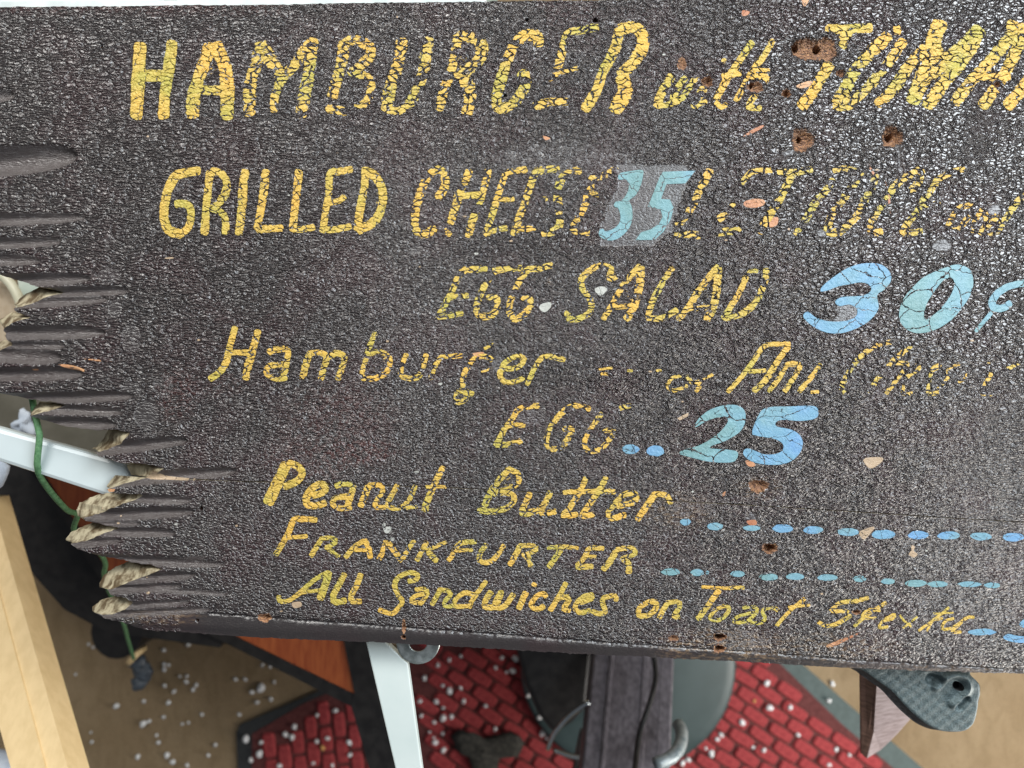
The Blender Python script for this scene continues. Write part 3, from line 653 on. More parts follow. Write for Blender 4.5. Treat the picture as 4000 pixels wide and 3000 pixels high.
 (zH, T2, .5, [(20, [(1080, 260), (1055, 300), (1040, 348)]), (20, [(1080, 260), (1120, 256), (1165, 252)])]),
 (zE, A, .5, [(38, [(775, 930), (720, 905), (650, 925), (600, 990), (570, 1060), (572, 1140), (595, 1195), (560, 1235), (500, 1230), (492, 1190), (570, 1152), (635, 1180)]), (34, [(778, 805), (730, 850)]), (24, [(700, 1012), (780, 1000)])]),
 (zE, A, .16, [(38, [(850, 992), (950, 992), (1012, 930), (960, 905), (875, 950), (835, 1030), (860, 1085), (930, 1092), (1005, 1062)])]),
 (zE, A, .2, [(38, [(1295, 932), (1200, 908), (1140, 915), (1090, 980), (1052, 1060), (1032, 1105)])]),
 (zE, A, .3, [(18, [(1552, 1000), (1640, 990)]), (20, [(1565, 1032), (1610, 1036)])]),
 (z2, T2, .5, [(15, [(600, 285), (560, 290), (535, 325), (565, 345), (615, 325)]), (17, [(618, 285), (640, 312), (690, 300)]), (18, [(722, 280), (685, 308), (655, 345)])]),
 # Am Cheese
 (z2, T2, .12, [(20, [(1040, 152), (990, 152), (935, 162), (890, 225), (840, 290), (788, 348)]), (25, [(1035, 165), (990, 225), (950, 290), (897, 345)]), (17, [(855, 266), (940, 262)])]),
 (z2, T2, .22, [(22, [(1082, 237), (1032, 238), (1000, 290), (957, 345)]), (22, [(1085, 245), (1060, 290), (1022, 345)]), (20, [(1168, 238), (1130, 290), (1082, 345)])]),
 (z3, A, .62, [(38, [(1250, 805), (1160, 822), (1080, 870), (1010, 935), (950, 1020), (905, 1110), (915, 1168), (1000, 1168)])]),
 (z3, A, .52, [(36, [(1390, 835), (1330, 885), (1260, 945), (1215, 1010), (1165, 1060), (1100, 1160)]), (30, [(1290, 955), (1375, 962), (1330, 1030), (1270, 1110), (1220, 1170)])]),
 (z3, A, .66, [(26, [(1370, 1055), (1460, 992), (1430, 972), (1380, 1050), (1350, 1120), (1345, 1178), (1420, 1172)])]),
 (z3, A, .66, [(28, [(1540, 1020), (1605, 972), (1550, 1000), (1530, 1100), (1522, 1172), (1590, 1172)])]),
 (z3, A, .7, [(24, [(1745, 962), (1645, 1010), (1665, 1060), (1620, 1110), (1560, 1180)])]),
 (z3, A, .7, [(24, [(1900, 952), (1800, 1000), (1780, 1070), (1740, 1090)]), (30, [(1950, 962), (1970, 1040), (1930, 1100), (1902, 1170), (1975, 1178)])]),
 (z3, A, .68, [(26, [(2180, 950), (2100, 992), (2000, 1010)]), (24, [(2165, 1020), (2080, 1050)])]),
 # EGG
 (zE, A, .3, [(40, [(1108, 1262), (1025, 1272), (965, 1292), (920, 1360), (870, 1430), (832, 1500), (805, 1542)]), (38, [(890, 1402), (1008, 1402)]), (42, [(812, 1545), (900, 1540), (985, 1515)])]),
 (zE, A, .4, [(40, [(1475, 1285), (1400, 1262), (1330, 1275), (1285, 1310), (1230, 1370), (1180, 1460), (1172, 1535), (1215, 1575), (1280, 1555), (1330, 1490), (1355, 1432), (1295, 1430)])]),
 (zE, A, .48, [(36, [(1770, 1262), (1660, 1290), (1580, 1312), (1530, 1370), (1470, 1460), (1442, 1530), (1472, 1588), (1550, 1578), (1620, 1510), (1655, 1445), (1585, 1440)])]),
 # Peanut
 (zP, A, -.2, [(78, [(400, 215), (370, 280), (330, 360), (295, 440), (275, 480)]), (52, [(425, 202), (480, 222), (518, 270), (480, 330), (395, 368)])]),
 (zP, A, .0, [(50, [(600, 430), (672, 410), (685, 365), (640, 352), (582, 390), (548, 450), (560, 500), (620, 505), (680, 488)])]),
 (zP, A, .16, [(42, [(765, 362), (820, 348), (885, 365), (870, 430), (840, 520)]), (42, [(850, 442), (765, 450), (735, 490), (790, 525), (865, 520)])]),
 (zP, A, .26, [(50, [(990, 375), (970, 430), (940, 505)]), (36, [(1000, 360), (1080, 362), (1098, 400), (1060, 460), (1040, 515), (1110, 518)])]),
 (zP, A, .32, [(36, [(1200, 362), (1170, 420), (1132, 490), (1155, 522), (1220, 522), (1280, 480), (1308, 420), (1330, 367)]), (24, [(1270, 522), (1340, 515)])]),
 (zP, A, .25, [(46, [(1530, 235), (1490, 310), (1450, 400), (1412, 490), (1400, 540)]), (24, [(1410, 372), (1550, 372)])]),
 # Butter
 (zP, A, .26, [(46, [(1995, 255), (1940, 315), (1880, 400), (1832, 500)]), (40, [(2000, 245), (2065, 270), (2078, 330), (2020, 380), (1900, 412)]), (42, [(1900, 418), (2015, 418), (2045, 460), (2000, 518), (1890, 548), (1790, 540)])]),
 (zF, T2, .26, [(26, [(495, 243), (475, 290), (467, 322), (515, 315), (555, 290), (580, 237)]), (24, [(578, 245), (552, 295), (548, 325), (600, 316)])]),
 (zF, T2, .2, [(24, [(728, 178), (700, 240), (660, 300), (635, 332), (690, 328)]), (24, [(810, 178), (780, 232), (740, 290), (712, 332), (760, 328)]), (20, [(638, 236), (730, 232), (848, 233)])]),
 (zF, T2, .24, [(24, [(860, 292), (928, 275), (932, 243), (890, 243), (850, 280), (822, 320), (835, 342), (888, 330)])]),
 (zF, T2, .22, [(26, [(1012, 243), (980, 290), (942, 346)]), (22, [(1012, 243), (1060, 248), (1078, 280)])]),
 # FRANKFURTER
 (zP, A, .04, [(42, [(615, 608), (530, 602), (460, 608), (430, 680), (382, 770), (332, 855)]), (30, [(420, 737), (550, 727)])]),
 (zP, A, .06, [(36, [(660, 742), (630, 790), (582, 866)]), (32, [(665, 740), (740, 742), (758, 770), (690, 808)]), (34, [(690, 808), (740, 840), (780, 868)])]),
 (zP, A, .10, [(36, [(960, 762), (890, 805), (832, 876)]), (40, [(970, 762), (1000, 820), (1008, 878)]), (26, [(870, 827), (990, 827)])]),
 (zP, A, .24, [(38, [(1120, 765), (1100, 830), (1072, 888)]), (42, [(1135, 775), (1180, 830), (1230, 898)]), (32, [(1320, 762), (1280, 820), (1242, 888)])]),
 (zP, A, .24, [(36, [(1410, 772), (1380, 830), (1345, 898)]), (30, [(1550, 772), (1480, 800), (1405, 832)]), (40, [(1415, 825), (1450, 870), (1485, 905)])]),
 (zP, A, .2, [(36, [(1760, 768), (1670, 772), (1630, 800), (1600, 860), (1572, 902)]), (26, [(1620, 832), (1740, 827)])]),
 (zP, A, .18, [(36, [(1840, 790), (1800, 850), (1795, 900), (1850, 918), (1910, 880), (1968, 797)])]),
 (zF, T2, .14, [(24, [(455, 460), (435, 500), (415, 533)]), (20, [(455, 457), (510, 457), (522, 475), (470, 495)]), (25, [(480, 495), (498, 520), (502, 538)])]),
 (zF, T2, .16, [(18, [(572, 465), (640, 461), (692, 466)]), (24, [(625, 470), (600, 510), (577, 542)])]),
 (zF, T2, .16, [(20, [(798, 468), (745, 467), (725, 500), (692, 538)]), (16, [(720, 505), (770, 502)]), (22, [(692, 545), (755, 542)])]),
 (zF, T2, .14, [(25, [(855, 475), (830, 520), (802, 553)]), (19, [(855, 471), (918, 467), (932, 490), (880, 508)]), (25, [(880, 508), (903, 530), (905, 566)])]),
 # All Sandwiches
 (zP, A, -.15, [(34, [(350, 1160), (356, 1195), (420, 1190), (500, 1135), (600, 1045), (695, 990)]), (54, [(708, 990), (690, 1060), (650, 1172)]), (26, [(520, 1132), (660, 1112)])]),
 (zP, A, -.15, [(46, [(820, 1003), (780, 1080), (738, 1165), (760, 1200), (825, 1190)])]),
 (zP, A, -.15, [(42, [(938, 1003), (910, 1080), (870, 1160), (882, 1195), (935, 1195)])]),
 (zP, A, .0, [(36, [(1285, 1050), (1338, 1040), (1348, 1005), (1292, 988), (1215, 1020), (1182, 1080), (1210, 1150), (1238, 1200), (1200, 1255), (1160, 1285), (1075, 1258)])]),
 (zP, A, .02, [(32, [(1335, 1112), (1400, 1108), (1418, 1140), (1380, 1205)]), (32, [(1400, 1142), (1325, 1160), (1303, 1198), (1378, 1208)])]),
 (zP, A, .0, [(36, [(1510, 1112), (1480, 1170), (1452, 1216)]), (32, [(1515, 1112), (1570, 1122), (1586, 1145), (1550, 1190), (1542, 1226), (1590, 1230)])]),
 (zP, A, .0, [(36, [(1838, 1055), (1790, 1120), (1738, 1195), (1722, 1236)]), (34, [(1760, 1150), (1685, 1135), (1625, 1180), (1615, 1228), (1700, 1230)])]),
 (zF, T2, .0, [(25, [(335, 648), (315, 680), (312, 707), (355, 705), (378, 648)]), (24, [(378, 650), (355, 690), (358, 710), (392, 705), (428, 658)])]),
 (zF, T2, .0, [(26, [(480, 652), (462, 690), (452, 713)]), (24, [(515, 615), (514, 619)])]),
 (zF, T2, .0, [(22, [(563, 665), (550, 653), (518, 672), (502, 703), (530, 718), (553, 707)])]),
 (zF, T2, .02, [(22, [(645, 613), (620, 660), (582, 722)]), (22, [(610, 675), (650, 668), (658, 682), (636, 718), (660, 723)])]),
 (zF, T2, .04, [(20, [(700, 692), (752, 676), (752, 658), (712, 670), (683, 708), (702, 732), (743, 724)])]),
 (zF, T2, .05, [(21, [(853, 680), (848, 663), (802, 672), (800, 700), (808, 728), (782, 738), (757, 727)])]),
 (zF, T2, .08, [(22, [(990, 687), (950, 712), (947, 744), (988, 743), (1018, 712), (1015, 688), (990, 686)])]),
 (zF, T2, .1, [(22, [(1065, 692), (1045, 725), (1032, 752)]), (20, [(1068, 692), (1105, 688), (1117, 705), (1092, 748), (1112, 750)])]),
 # on Toast 5c extra
 (zO, A, .14, [(26, [(450, 907), (600, 917), (745, 912)]), (42, [(568, 935), (520, 1000), (470, 1070), (420, 1135)])]),
 (zO, A, .16, [(28, [(600, 1047), (535, 1080), (505, 1135), (570, 1148), (635, 1090), (638, 1052), (600, 1047)])]),
 (zO, A, .16, [(26, [(745, 1057), (830, 1053), (838, 1090), (765, 1165)]), (24, [(815, 1092), (705, 1120), (675, 1158), (740, 1163), (800, 1140)])]),
 (zO, A, .2, [(27, [(988, 1077), (975, 1062), (902, 1062), (882, 1090), (900, 1138), (860, 1168), (802, 1163)])]),
 (zO, A, .1, [(28, [(1183, 993), (1110, 1052), (1040, 1120), (983, 1186)]), (20, [(1072, 1052), (1218, 1037)])]),
 (zO, A, .18, [(30, [(1640, 987), (1540, 1012), (1450, 1018), (1392, 1060), (1375, 1080), (1500, 1085), (1518, 1110), (1430, 1168), (1345, 1190), (1285, 1160)])]),
 (zO, A, .12, [(26, [(1768, 1022), (1680, 1080), (1600, 1140), (1548, 1188)]), (20, [(1725, 1080), (1640, 1072), (1600, 1130), (1700, 1130)])]),
 (zX, A, .1, [(20, [(1190, 602), (1270, 582), (1278, 552), (1220, 580), (1182, 618), (1167, 648), (1230, 640)])]),
 (zX, A, .1, [(15, [(1320, 560), (1350, 600), (1398, 640)]), (16, [(1438, 572), (1380, 620), (1342, 648)])]),
 (zX, A, .08, [(20, [(1668, 502), (1600, 560), (1455, 668)]), (14, [(1560, 546), (1700, 541)])]),
 (zX, A, .08, [(18, [(1562, 582), (1540, 620), (1512, 668)]), (18, [(1572, 590), (1620, 577)])]),
 (zX, A, .08, [(22, [(1700, 582), (1642, 602), (1622, 655), (1680, 655), (1740, 620), (1800, 575), (1848, 572)]), (22, [(1795, 578), (1740, 630), (1692, 676), (1755, 680)])]),
]
for zf, sc, wr_, prt in LET: strokes(zf, sc, prt, wr_)
for (zf, sc, wd, q) in [(zE, A, 20, (1770, 1010)), (zE, A, 20, (1978, 1008)), (zF, T2, 0, None), (z2, T2, 14, (1145, 350))]:
    if q: strokes(zf, sc, [(wd, [(q[0] - 14, q[1]), (q[0] + 14, q[1])])], .1, 'painted_dot')

# blue prices
shape(zU, [(1695, 1157), (1770, 1140), (1862, 1132), (1864, 1180), (1850, 1240), (1815, 1310), (1768, 1352), (1785, 1400), (1787, 1490), (1755, 1565), (1695, 1620), (1640, 1640), (1590, 1632), (1545, 1602), (1562, 1550), (1600, 1570), (1645, 1558), (1690, 1520), (1702, 1460), (1680, 1402), (1650, 1400), (1668, 1360), (1712, 1350), (1752, 1292), (1762, 1240), (1742, 1200), (1690, 1200)], .35, 'painted_numeral', 'teal', edge_w=4)
shape(z0, [(2589, 671), (2716, 667), (2677, 717), (2603, 720), (2582, 777), (2617, 780), (2631, 812), (2621, 855), (2592, 905), (2557, 937), (2482, 938), (2504, 907), (2541, 896), (2574, 875), (2588, 847), (2580, 820), (2531, 807), (2577, 690)], .35, 'painted_numeral', 'teal', smooth=False, edge_w=4)
shape(z3, [(745, 440), (762, 398), (860, 320), (960, 262), (1080, 235), (1190, 250), (1250, 312), (1250, 372), (1200, 430), (1155, 468), (1165, 560), (1110, 640), (1020, 700), (900, 740), (790, 735), (690, 690), (620, 622), (652, 585), (720, 630), (820, 655), (930, 650), (1000, 620), (1010, 570), (960, 535), (880, 545), (850, 512), (900, 480), (1050, 468), (1110, 430), (1090, 390), (1030, 375), (950, 390), (880, 402), (800, 432)], .4, 'painted_numeral', 'blue', edge_w=5)
shape(z3, [(1650, 265), (1740, 245), (1820, 280), (1845, 360), (1830, 450), (1770, 550), (1680, 650), (1560, 720), (1430, 740), (1340, 690), (1310, 610), (1340, 500), (1410, 410), (1500, 330)], 0.6, 'painted_numeral', 'teal',
      hole=[(1650, 345), (1700, 350), (1705, 410), (1660, 500), (1580, 590), (1500, 645), (1490, 600), (1520, 510), (1580, 420)], edge_w=5)
strokes(z3, A, [(46, [(2240, 372), (2150, 390), (2090, 408), (2020, 455), (1982, 510), (1992, 555), (2060, 560), (2110, 525)]), (26, [(1975, 595), (1915, 665), (1865, 725)])], .4, 'painted_numeral', 'teal')
shape(z2, [(650, 497), (665, 460), (715, 422), (790, 402), (845, 415), (860, 455), (840, 510), (780, 550), (712, 580), (820, 594), (815, 635), (760, 642), (690, 635), (620, 617), (585, 605), (600, 590), (672, 568), (735, 530), (775, 490), (785, 462), (750, 455), (700, 470)], .7, 'painted_numeral', 'teal', edge_w=5)
shape(z2, [(945, 415), (1050, 409), (1140, 408), (1160, 430), (1150, 458), (1090, 470), (1003, 466), (985, 490), (1060, 510), (1095, 550), (1085, 600), (1040, 640), (970, 652), (890, 640), (850, 610), (855, 587), (880, 585), (940, 608), (1000, 600), (1015, 570), (980, 545), (900, 530), (885, 515), (910, 450)], .25, 'painted_numeral', 'blue', edge_w=5)
shape(zX, [(2060, 722), (2090, 692), (2160, 705), (2240, 706), (2300, 680), (2330, 640), (2300, 640), (2212, 650), (2175, 622), (2212, 585), (2260, 560), (2400, 560), (2380, 690), (2300, 745), (2212, 757), (2120, 750)], .3, 'painted_numeral', 'blue', edge_w=5)
DOTS = [(z2, 385, 587, 35, 20), (z2, 487, 593, 38, 23), (zO, 328, 440, 38, 27), (zO, 542, 472, 57, 29), (zO, 802, 484, 66, 20), (zO, 1025, 485, 76, 31), (zO, 1245, 497, 72, 28),
 (zO, 1497, 512, 80, 30), (zO, 1750, 530, 92, 34), (zO, 2003, 535, 76, 31), (z0, 3706, 2092, 44, 16), (z0, 3833, 2095, 42, 16), (z0, 3958, 2098, 44, 17),
 (zO, 220, 800, 70, 26), (zO, 412, 803, 50, 26), (zO, 484, 803, 13, 14), (zO, 703, 813, 53, 24), (zO, 925, 836, 67, 27), (zO, 1118, 833, 69, 25), (zO, 1345, 840, 76, 25), (zO, 1578, 848, 48, 24),
 (zO, 1785, 868, 51, 22), (zO, 1985, 883, 76, 27), (zO, 2140, 888, 72, 23), (zX, 1820, 335, 86, 20), (zX, 1982, 342, 60, 21), (zX, 1912, 680, 100, 24)]
for i, (zf, cx, cy, rx, ry) in enumerate(DOTS):
    shape(zf, oval(cx, cy, rx, ry, i), .3 if 13 <= i < 26 else .1, 'painted_dot', 'blue' if i < 13 or i > 25 else 'teal', edge_w=4)
# scuffs down to the wood, plaster specks
SC = [('scuff', zT, -1, 1, [(-15, -40), (20, -45), (-5, -18)]), ('scuff', z0, 0, 0, [(2900, 40), (2928, 45), (2922, 58), (2900, 62)]), ('scuff', z0, 0, 0, [(3128, -8), (3160, -8), (3152, 18), (3140, 26)]),
 ('scuff', z0, 0, 0, [(2905, 790), (2945, 776), (2985, 782), (2985, 800), (2950, 812), (2912, 808)]), ('scuff', z0, 0, 0, [(3010, 855), (3038, 850), (3034, 880), (3005, 888)]),
 ('scuff', z0, 0, 0, [(3110, 335), (3150, 318), (3172, 318), (3165, 335), (3130, 345)]), ('scuff', z0, 0, 0, [(2900, 535), (2940, 505), (2985, 487), (2975, 502), (2930, 525)]),
 ('tan', z0, 0, 0, [(3375, 1790), (3440, 1785), (3448, 1800), (3405, 1830), (3380, 1815)]), ('tan', z0, 0, 0, [(3358, 2075), (3420, 2055), (3398, 2085), (3375, 2108), (3360, 2095)]),
 ('tan', z0, 0, 0, [(2645, 1635), (2690, 1612), (2688, 1625), (2655, 1642)]), ('scuff', z0, 0, 0, [(2910, 1800), (2940, 1802), (2950, 1820), (2925, 1822)]),
 ('scuff', z0, 0, 0, [(2915, 2035), (2950, 2030), (2955, 2048), (2930, 2052)]), ('scuff', z0, 0, 0, [(2820, 1930), (2835, 1918), (2832, 1935), (2822, 1940)]),
 ('tan', z0, 0, 0, [(3555, 2128), (3575, 2135), (3568, 2150), (3585, 2165), (3570, 2178), (3548, 2165), (3560, 2148)]), ('scuff', z0, 0, 0, [(230, 1422), (290, 1428), (342, 1448), (330, 1452), (262, 1438)]),
 ('scuff', z0, 0, 0, [(322, 1401), (370, 1403), (440, 1413), (380, 1411)]), ('scuff', z0, 0, 0, [(112, 1442), (145, 1440), (140, 1447), (118, 1447)]),
 ('tan', z0, 0, 0, [(575, 1858), (600, 1843), (640, 1860), (720, 1868), (812, 1873), (760, 1878), (650, 1876), (560, 1874)]), ('scuff', z0, 0, 0, [(418, 1910), (450, 1911), (445, 1920), (425, 1922)]),
 ('white_speck', z0, 0, 0, [(2110, 1190), (2150, 1180), (2152, 1200), (2128, 1220), (2108, 1208)]), ('white_speck', z0, 0, 0, [(2322, 1128), (2350, 1118), (2372, 1128), (2362, 1145), (2345, 1155), (2325, 1140)]),
 ('white_speck', z0, 0, 0, [(1498, 2062), (1528, 2058), (1525, 2080), (1505, 2082)]), ('white_speck', z0, 0, 0, [(1492, 2045), (1508, 2045), (1506, 2056), (1494, 2056)]), ('white_speck', z0, 0, 0, [(1525, 2100), (1540, 2100), (1540, 2112), (1528, 2112)]),
 ('tan', z0, 0, 0, [(1140, 2355), (1175, 2350), (1178, 2368), (1150, 2375)]), ('tan', z0, 0, 0, [(1445, 2334), (1465, 2350), (1468, 2352), (1450, 2342)]), ('scuff', z0, 0, 0, [(3230, 2520), (3330, 2480), (3385, 2460), (3320, 2495), (3250, 2528)]),
 ('scuff', z0, 0, 0, [(2120, 530), (2150, 540), (2130, 548)]), ('tan', z0, 0, 0, [(498, 2145), (508, 2180), (502, 2180), (496, 2150)]), ('scuff', z0, 0, 0, [(1845, 1380), (1890, 1375), (1880, 1392), (1850, 1392)]),
 ('tan', z0, 0, 0, [(635, 1008), (668, 1004), (690, 1007), (655, 1012)]), ('scuff', z0, 0, 0, [(3392, 640), (3410, 668), (3425, 690), (3418, 694), (3398, 665)]), ('scuff', z0, 0, 0, [(3455, 700), (3475, 760), (3480, 840), (3474, 830), (3466, 760)])]
for i, (mt, zf, a_, b_, q) in enumerate(SC):
    if i == 0: continue
    shape(zf, q, .1, {'scuff': 'bare_wood_scuff', 'tan': 'bare_wood_scuff', 'white_speck': 'plaster_speck'}[mt], mt, edge_w=4, zo=0.0002)
# spatters of pale dirt over the dark paint
for i in range(70):
    x, y = rng.uniform(350, 3950), rng.uniform(60, 2480); r = rng.uniform(2.2, 5)
    shape(z0, oval(x, y, r * rng.uniform(1, 2.4), r, 300 + i, 7), .05, 'plaster_speck', 'tan' if i % 3 else 'white_speck', edge_w=2.5, zo=0.0002)

# ------------------------------------------------------------------ the surroundings
DF = H                      # floor distance
def top_floor(px, py, lift=0.0): return P(px, py, DF - lift)

def mat_carpet():
    m, t, b = material('tan_carpet')
    tc = t.new('ShaderNodeTexCoord').outputs['Object']
    n = t.noise(tc, 6, 4, 0.6); n2 = t.noise(tc, 240, 3, 0.7); n3 = t.noise(tc, 900, 2, 0.7)
    n4 = t.noise(t.v('MULTIPLY', tc, (1, .45, 1)), 38, 4, 0.6, dist=0.6)
    c = t.mix(n, (0.25, 0.165, 0.088), (0.43, 0.325, 0.20))
    c = t.mix(t.step(n4, 0.4, 0.7, 0, 0.45), c, (0.21, 0.145, 0.075))
    c = t.mix(t.step(n2, 0.45, 0.7, 0, 0.45), c, (0.17, 0.13, 0.08))
    c = t.mix(t.step(n3, 0.55, 0.8, 0, 0.5), c, (0.5, 0.42, 0.30))
    t.set(b.inputs['Base Color'], c); b.inputs['Roughness'].default_value = 0.95; b.inputs['Specular IOR Level'].default_value = 0.15
    t.set(b.inputs['Normal'], t.bump(t.m('ADD', n2, n3), 0.003))
    return m
M['carpet'] = mat_carpet()
M['brick'] = mat_simple('red_coir', (0.20, 0.026, 0.030), (0.36, 0.066, 0.066), 0.95, 300, (1, 1, 1), 0.0012, spec=0.1)
M['mat_field'] = mat_simple('dark_red_backing', (0.07, 0.022, 0.022), (0.13, 0.045, 0.042), 0.95, 200, spec=0.1)
M['mat_black'] = mat_simple('black_rubber', (0.012, 0.013, 0.014), (0.030, 0.032, 0.033), 0.8, 200, bump=0.0006)
M['mat_teal'] = mat_simple('worn_rubber_border', (0.035, 0.055, 0.052), (0.06, 0.085, 0.082), 0.7, 100, bump=0.0005)
M['white_metal'] = mat_simple('white_powder_coat', (0.56, 0.63, 0.61), (0.62, 0.68, 0.66), 0.38, 12)
M['white_tube'] = mat_simple('white_tube_paint', (0.56, 0.63, 0.64), (0.62, 0.69, 0.70), 0.3, 9)
M['timber'] = mat_simple('pale_planed_timber', (0.64, 0.46, 0.23), (0.72, 0.53, 0.28), 0.55, 12, (8, 0.6, 8), 0.0002)
M['cabinet'] = mat_simple('red_brown_wood', (0.30, 0.065, 0.022), (0.43, 0.115, 0.035), 0.38, 22, (8, 1.0, 1), detail=5)
M['black'] = mat_simple('black_plastic', (0.010, 0.009, 0.009), (0.022, 0.020, 0.019), 0.45, 60)
M['column'] = mat_simple('grey_steel', (0.125, 0.110, 0.122), (0.24, 0.215, 0.235), 0.42, 16, (9, 0.8, 9), metal=0.25)
M['base'] = mat_simple('grey_green_enamel', (0.028, 0.046, 0.046), (0.045, 0.068, 0.068), 0.42, 12)
M['chrome'] = mat_simple('chrome', (0.55, 0.60, 0.62), (0.72, 0.76, 0.78), 0.2, 30, metal=1.0)
M['dull_chrome'] = mat_simple('dull_steel', (0.20, 0.25, 0.27), (0.42, 0.47, 0.48), 0.35, 90, metal=0.2)
M['cord'] = mat_simple('green_cord', (0.055, 0.15, 0.062), (0.14, 0.30, 0.14), 0.7, 300)
M['iron'] = mat_simple('cast_iron', (0.05, 0.072, 0.078), (0.11, 0.15, 0.155), 0.42, 700, bump=0.0006, metal=0.35, spec=0.6)
M['iron_edge'] = mat_simple('dark_iron_edge', (0.018, 0.018, 0.020), (0.07, 0.07, 0.075), 0.6, 300, bump=0.0005)
M['zinc'] = mat_simple('zinc_ring', (0.26, 0.29, 0.28), (0.50, 0.54, 0.53), 0.35, 130, bump=0.0003, metal=0.65)
M['foam'] = mat_simple('white_foam', (0.62, 0.62, 0.62), (0.78, 0.78, 0.77), 0.6, 400, bump=0.0003)
M['foam_o'] = mat_simple('orange_crumb', (0.50, 0.24, 0.07), (0.65, 0.36, 0.12), 0.6, 400, bump=0.0003)
M['pinkwood'] = mat_simple('reddish_wood', (0.16, 0.085, 0.062), (0.34, 0.20, 0.155), 0.6, 60, (1, 4, 1), 0.0004)
M['greywood'] = mat_simple('grey_worn_wood', (0.17, 0.125, 0.125), (0.30, 0.245, 0.25), 0.6, 60, (1, 4, 1), 0.0004)
M['cream'] = mat_simple('cream_plastic', (0.62, 0.60, 0.44), (0.72, 0.70, 0.54), 0.4, 20)
M['beige'] = mat_simple('beige_cloth', (0.46, 0.36, 0.25), (0.56, 0.46, 0.34), 0.85, 120)
M['pale'] = mat_simple('pale_green_plastic', (0.50, 0.62, 0.54), (0.66, 0.74, 0.68), 0.4, 14)
M['rail'] = mat_simple('pale_grey_rail', (0.42, 0.47, 0.47), (0.56, 0.60, 0.59), 0.4, 40)
M['lint'] = mat_simple('dark_lint', (0.014, 0.014, 0.012), (0.06, 0.055, 0.045), 0.9, 160, bump=0.003)
M['plug'] = mat_simple('dark_blue_plastic', (0.035, 0.045, 0.06), (0.10, 0.12, 0.14), 0.45, 80)
M['paper'] = mat_simple('pale_blue_cloth', (0.45, 0.52, 0.62), (0.62, 0.68, 0.76), 0.8, 60)
M['shade'] = mat_simple('shaded_floor_grey', (0.10, 0.092, 0.068), (0.15, 0.14, 0.11), 0.7, 20)  # olive grey with the floor's shade in the colour

# floor
fl = mesh_obj('floor', [(-3, -3, 0), (3, -3, 0), (3, 3, 0), (-3, 3, 0)], [(0, 1, 2, 3)], M['carpet'])
tag(fl, kind='structure')

def prism(name, poly, D0, D1, mat, parent=None, low=None, mats=None, fmat_side=None, bevel=0.0, smooth=False, origin=None):
    """poly: outline in photograph pixels lying at distance D0; straight down to D1 (low: own outline at D1)"""
    n = len(poly); top = [P(x, y, D0) for x, y in poly]
    if low: bot = [P(x, y, D1) for x, y in low]
    else: bot = [Vector((v.x, v.y, H - D1)) for v in top]
    cx = sum((top[(i + 1) % n].x - top[i].x) * (top[(i + 1) % n].y + top[i].y) for i in range(n))
    if cx > 0: top, bot = top[::-1], bot[::-1]
    v = [tuple(p) for p in top + bot]
    f = [tuple(range(n)), tuple(range(2 * n - 1, n - 1, -1))] + [(i, n + i, n + (i + 1) % n, (i + 1) % n) for i in range(n)]
    fm = [0, 0] + [1 if fmat_side else 0] * n
    o = mesh_obj(name, v, f, [mat] + ([fmat_side] if fmat_side else []), parent, origin, smooth, fm)
    if bevel:
        b = o.modifiers.new('bevel', 'BEVEL'); b.width = bevel; b.segments = 2; b.limit_method = 'ANGLE'
    return o

def tube(name, pts, r, mat, parent=None, seg=10, closed=False, rfn=None):
    p = catmull([tuple(q) for q in pts], 0.008, False)
    n = len(p); tan = np.gradient(p, axis=0); tan /= np.linalg.norm(tan, axis=1)[:, None]
    v = []; f = []; up = np.array([0.13, 0.21, 0.97])
    for i in range(n):
        a = np.cross(tan[i], up)
        if np.linalg.norm(a) < 1e-3: a = np.cross(tan[i], [1, 0, 0])
        a /= np.linalg.norm(a); b = np.cross(tan[i], a); rr = r * (rfn(i / (n - 1)) if rfn else 1)
        for k in range(seg):
            c = 2 * math.pi * k / seg; v.append(tuple(p[i] + rr * (math.cos(c) * a + math.sin(c) * b)))
    for i in range(n - 1):
        for k in range(seg): f.append((i * seg + k, i * seg + (k + 1) % seg, (i + 1) * seg + (k + 1) % seg, (i + 1) * seg + k))
    f.append(tuple(range(seg))[::-1]); f.append(tuple(range((n - 1) * seg, n * seg)))
    return mesh_obj(name, v, f, mat, parent, None, True)

# white bars the board lies on
DW = DB + THICK + 0.003
o = prism('support_bar', [(1392, 2340), (1478, 2340), (1510, 2514), (1592, 2590), (1652, 3030), (1720, 3500), (1655, 3500), (1546, 3010), (1430, 2514)], DW, DW + 0.010, M['white_metal'], bevel=0.0012)
tag(o, 'flat white metal bar sticking out below the sign beside the zinc ring', 'metal bar')
o = prism('support_bar', [(-400, 1565), (300, 1757), (900, 1922), (900, 2097), (300, 1903), (-400, 1676)], DW + 0.004, DW + 0.020, M['white_tube'], bevel=0.004)
tag(o, 'wide flat white metal bar passing under the jagged left end of the sign', 'metal bar')

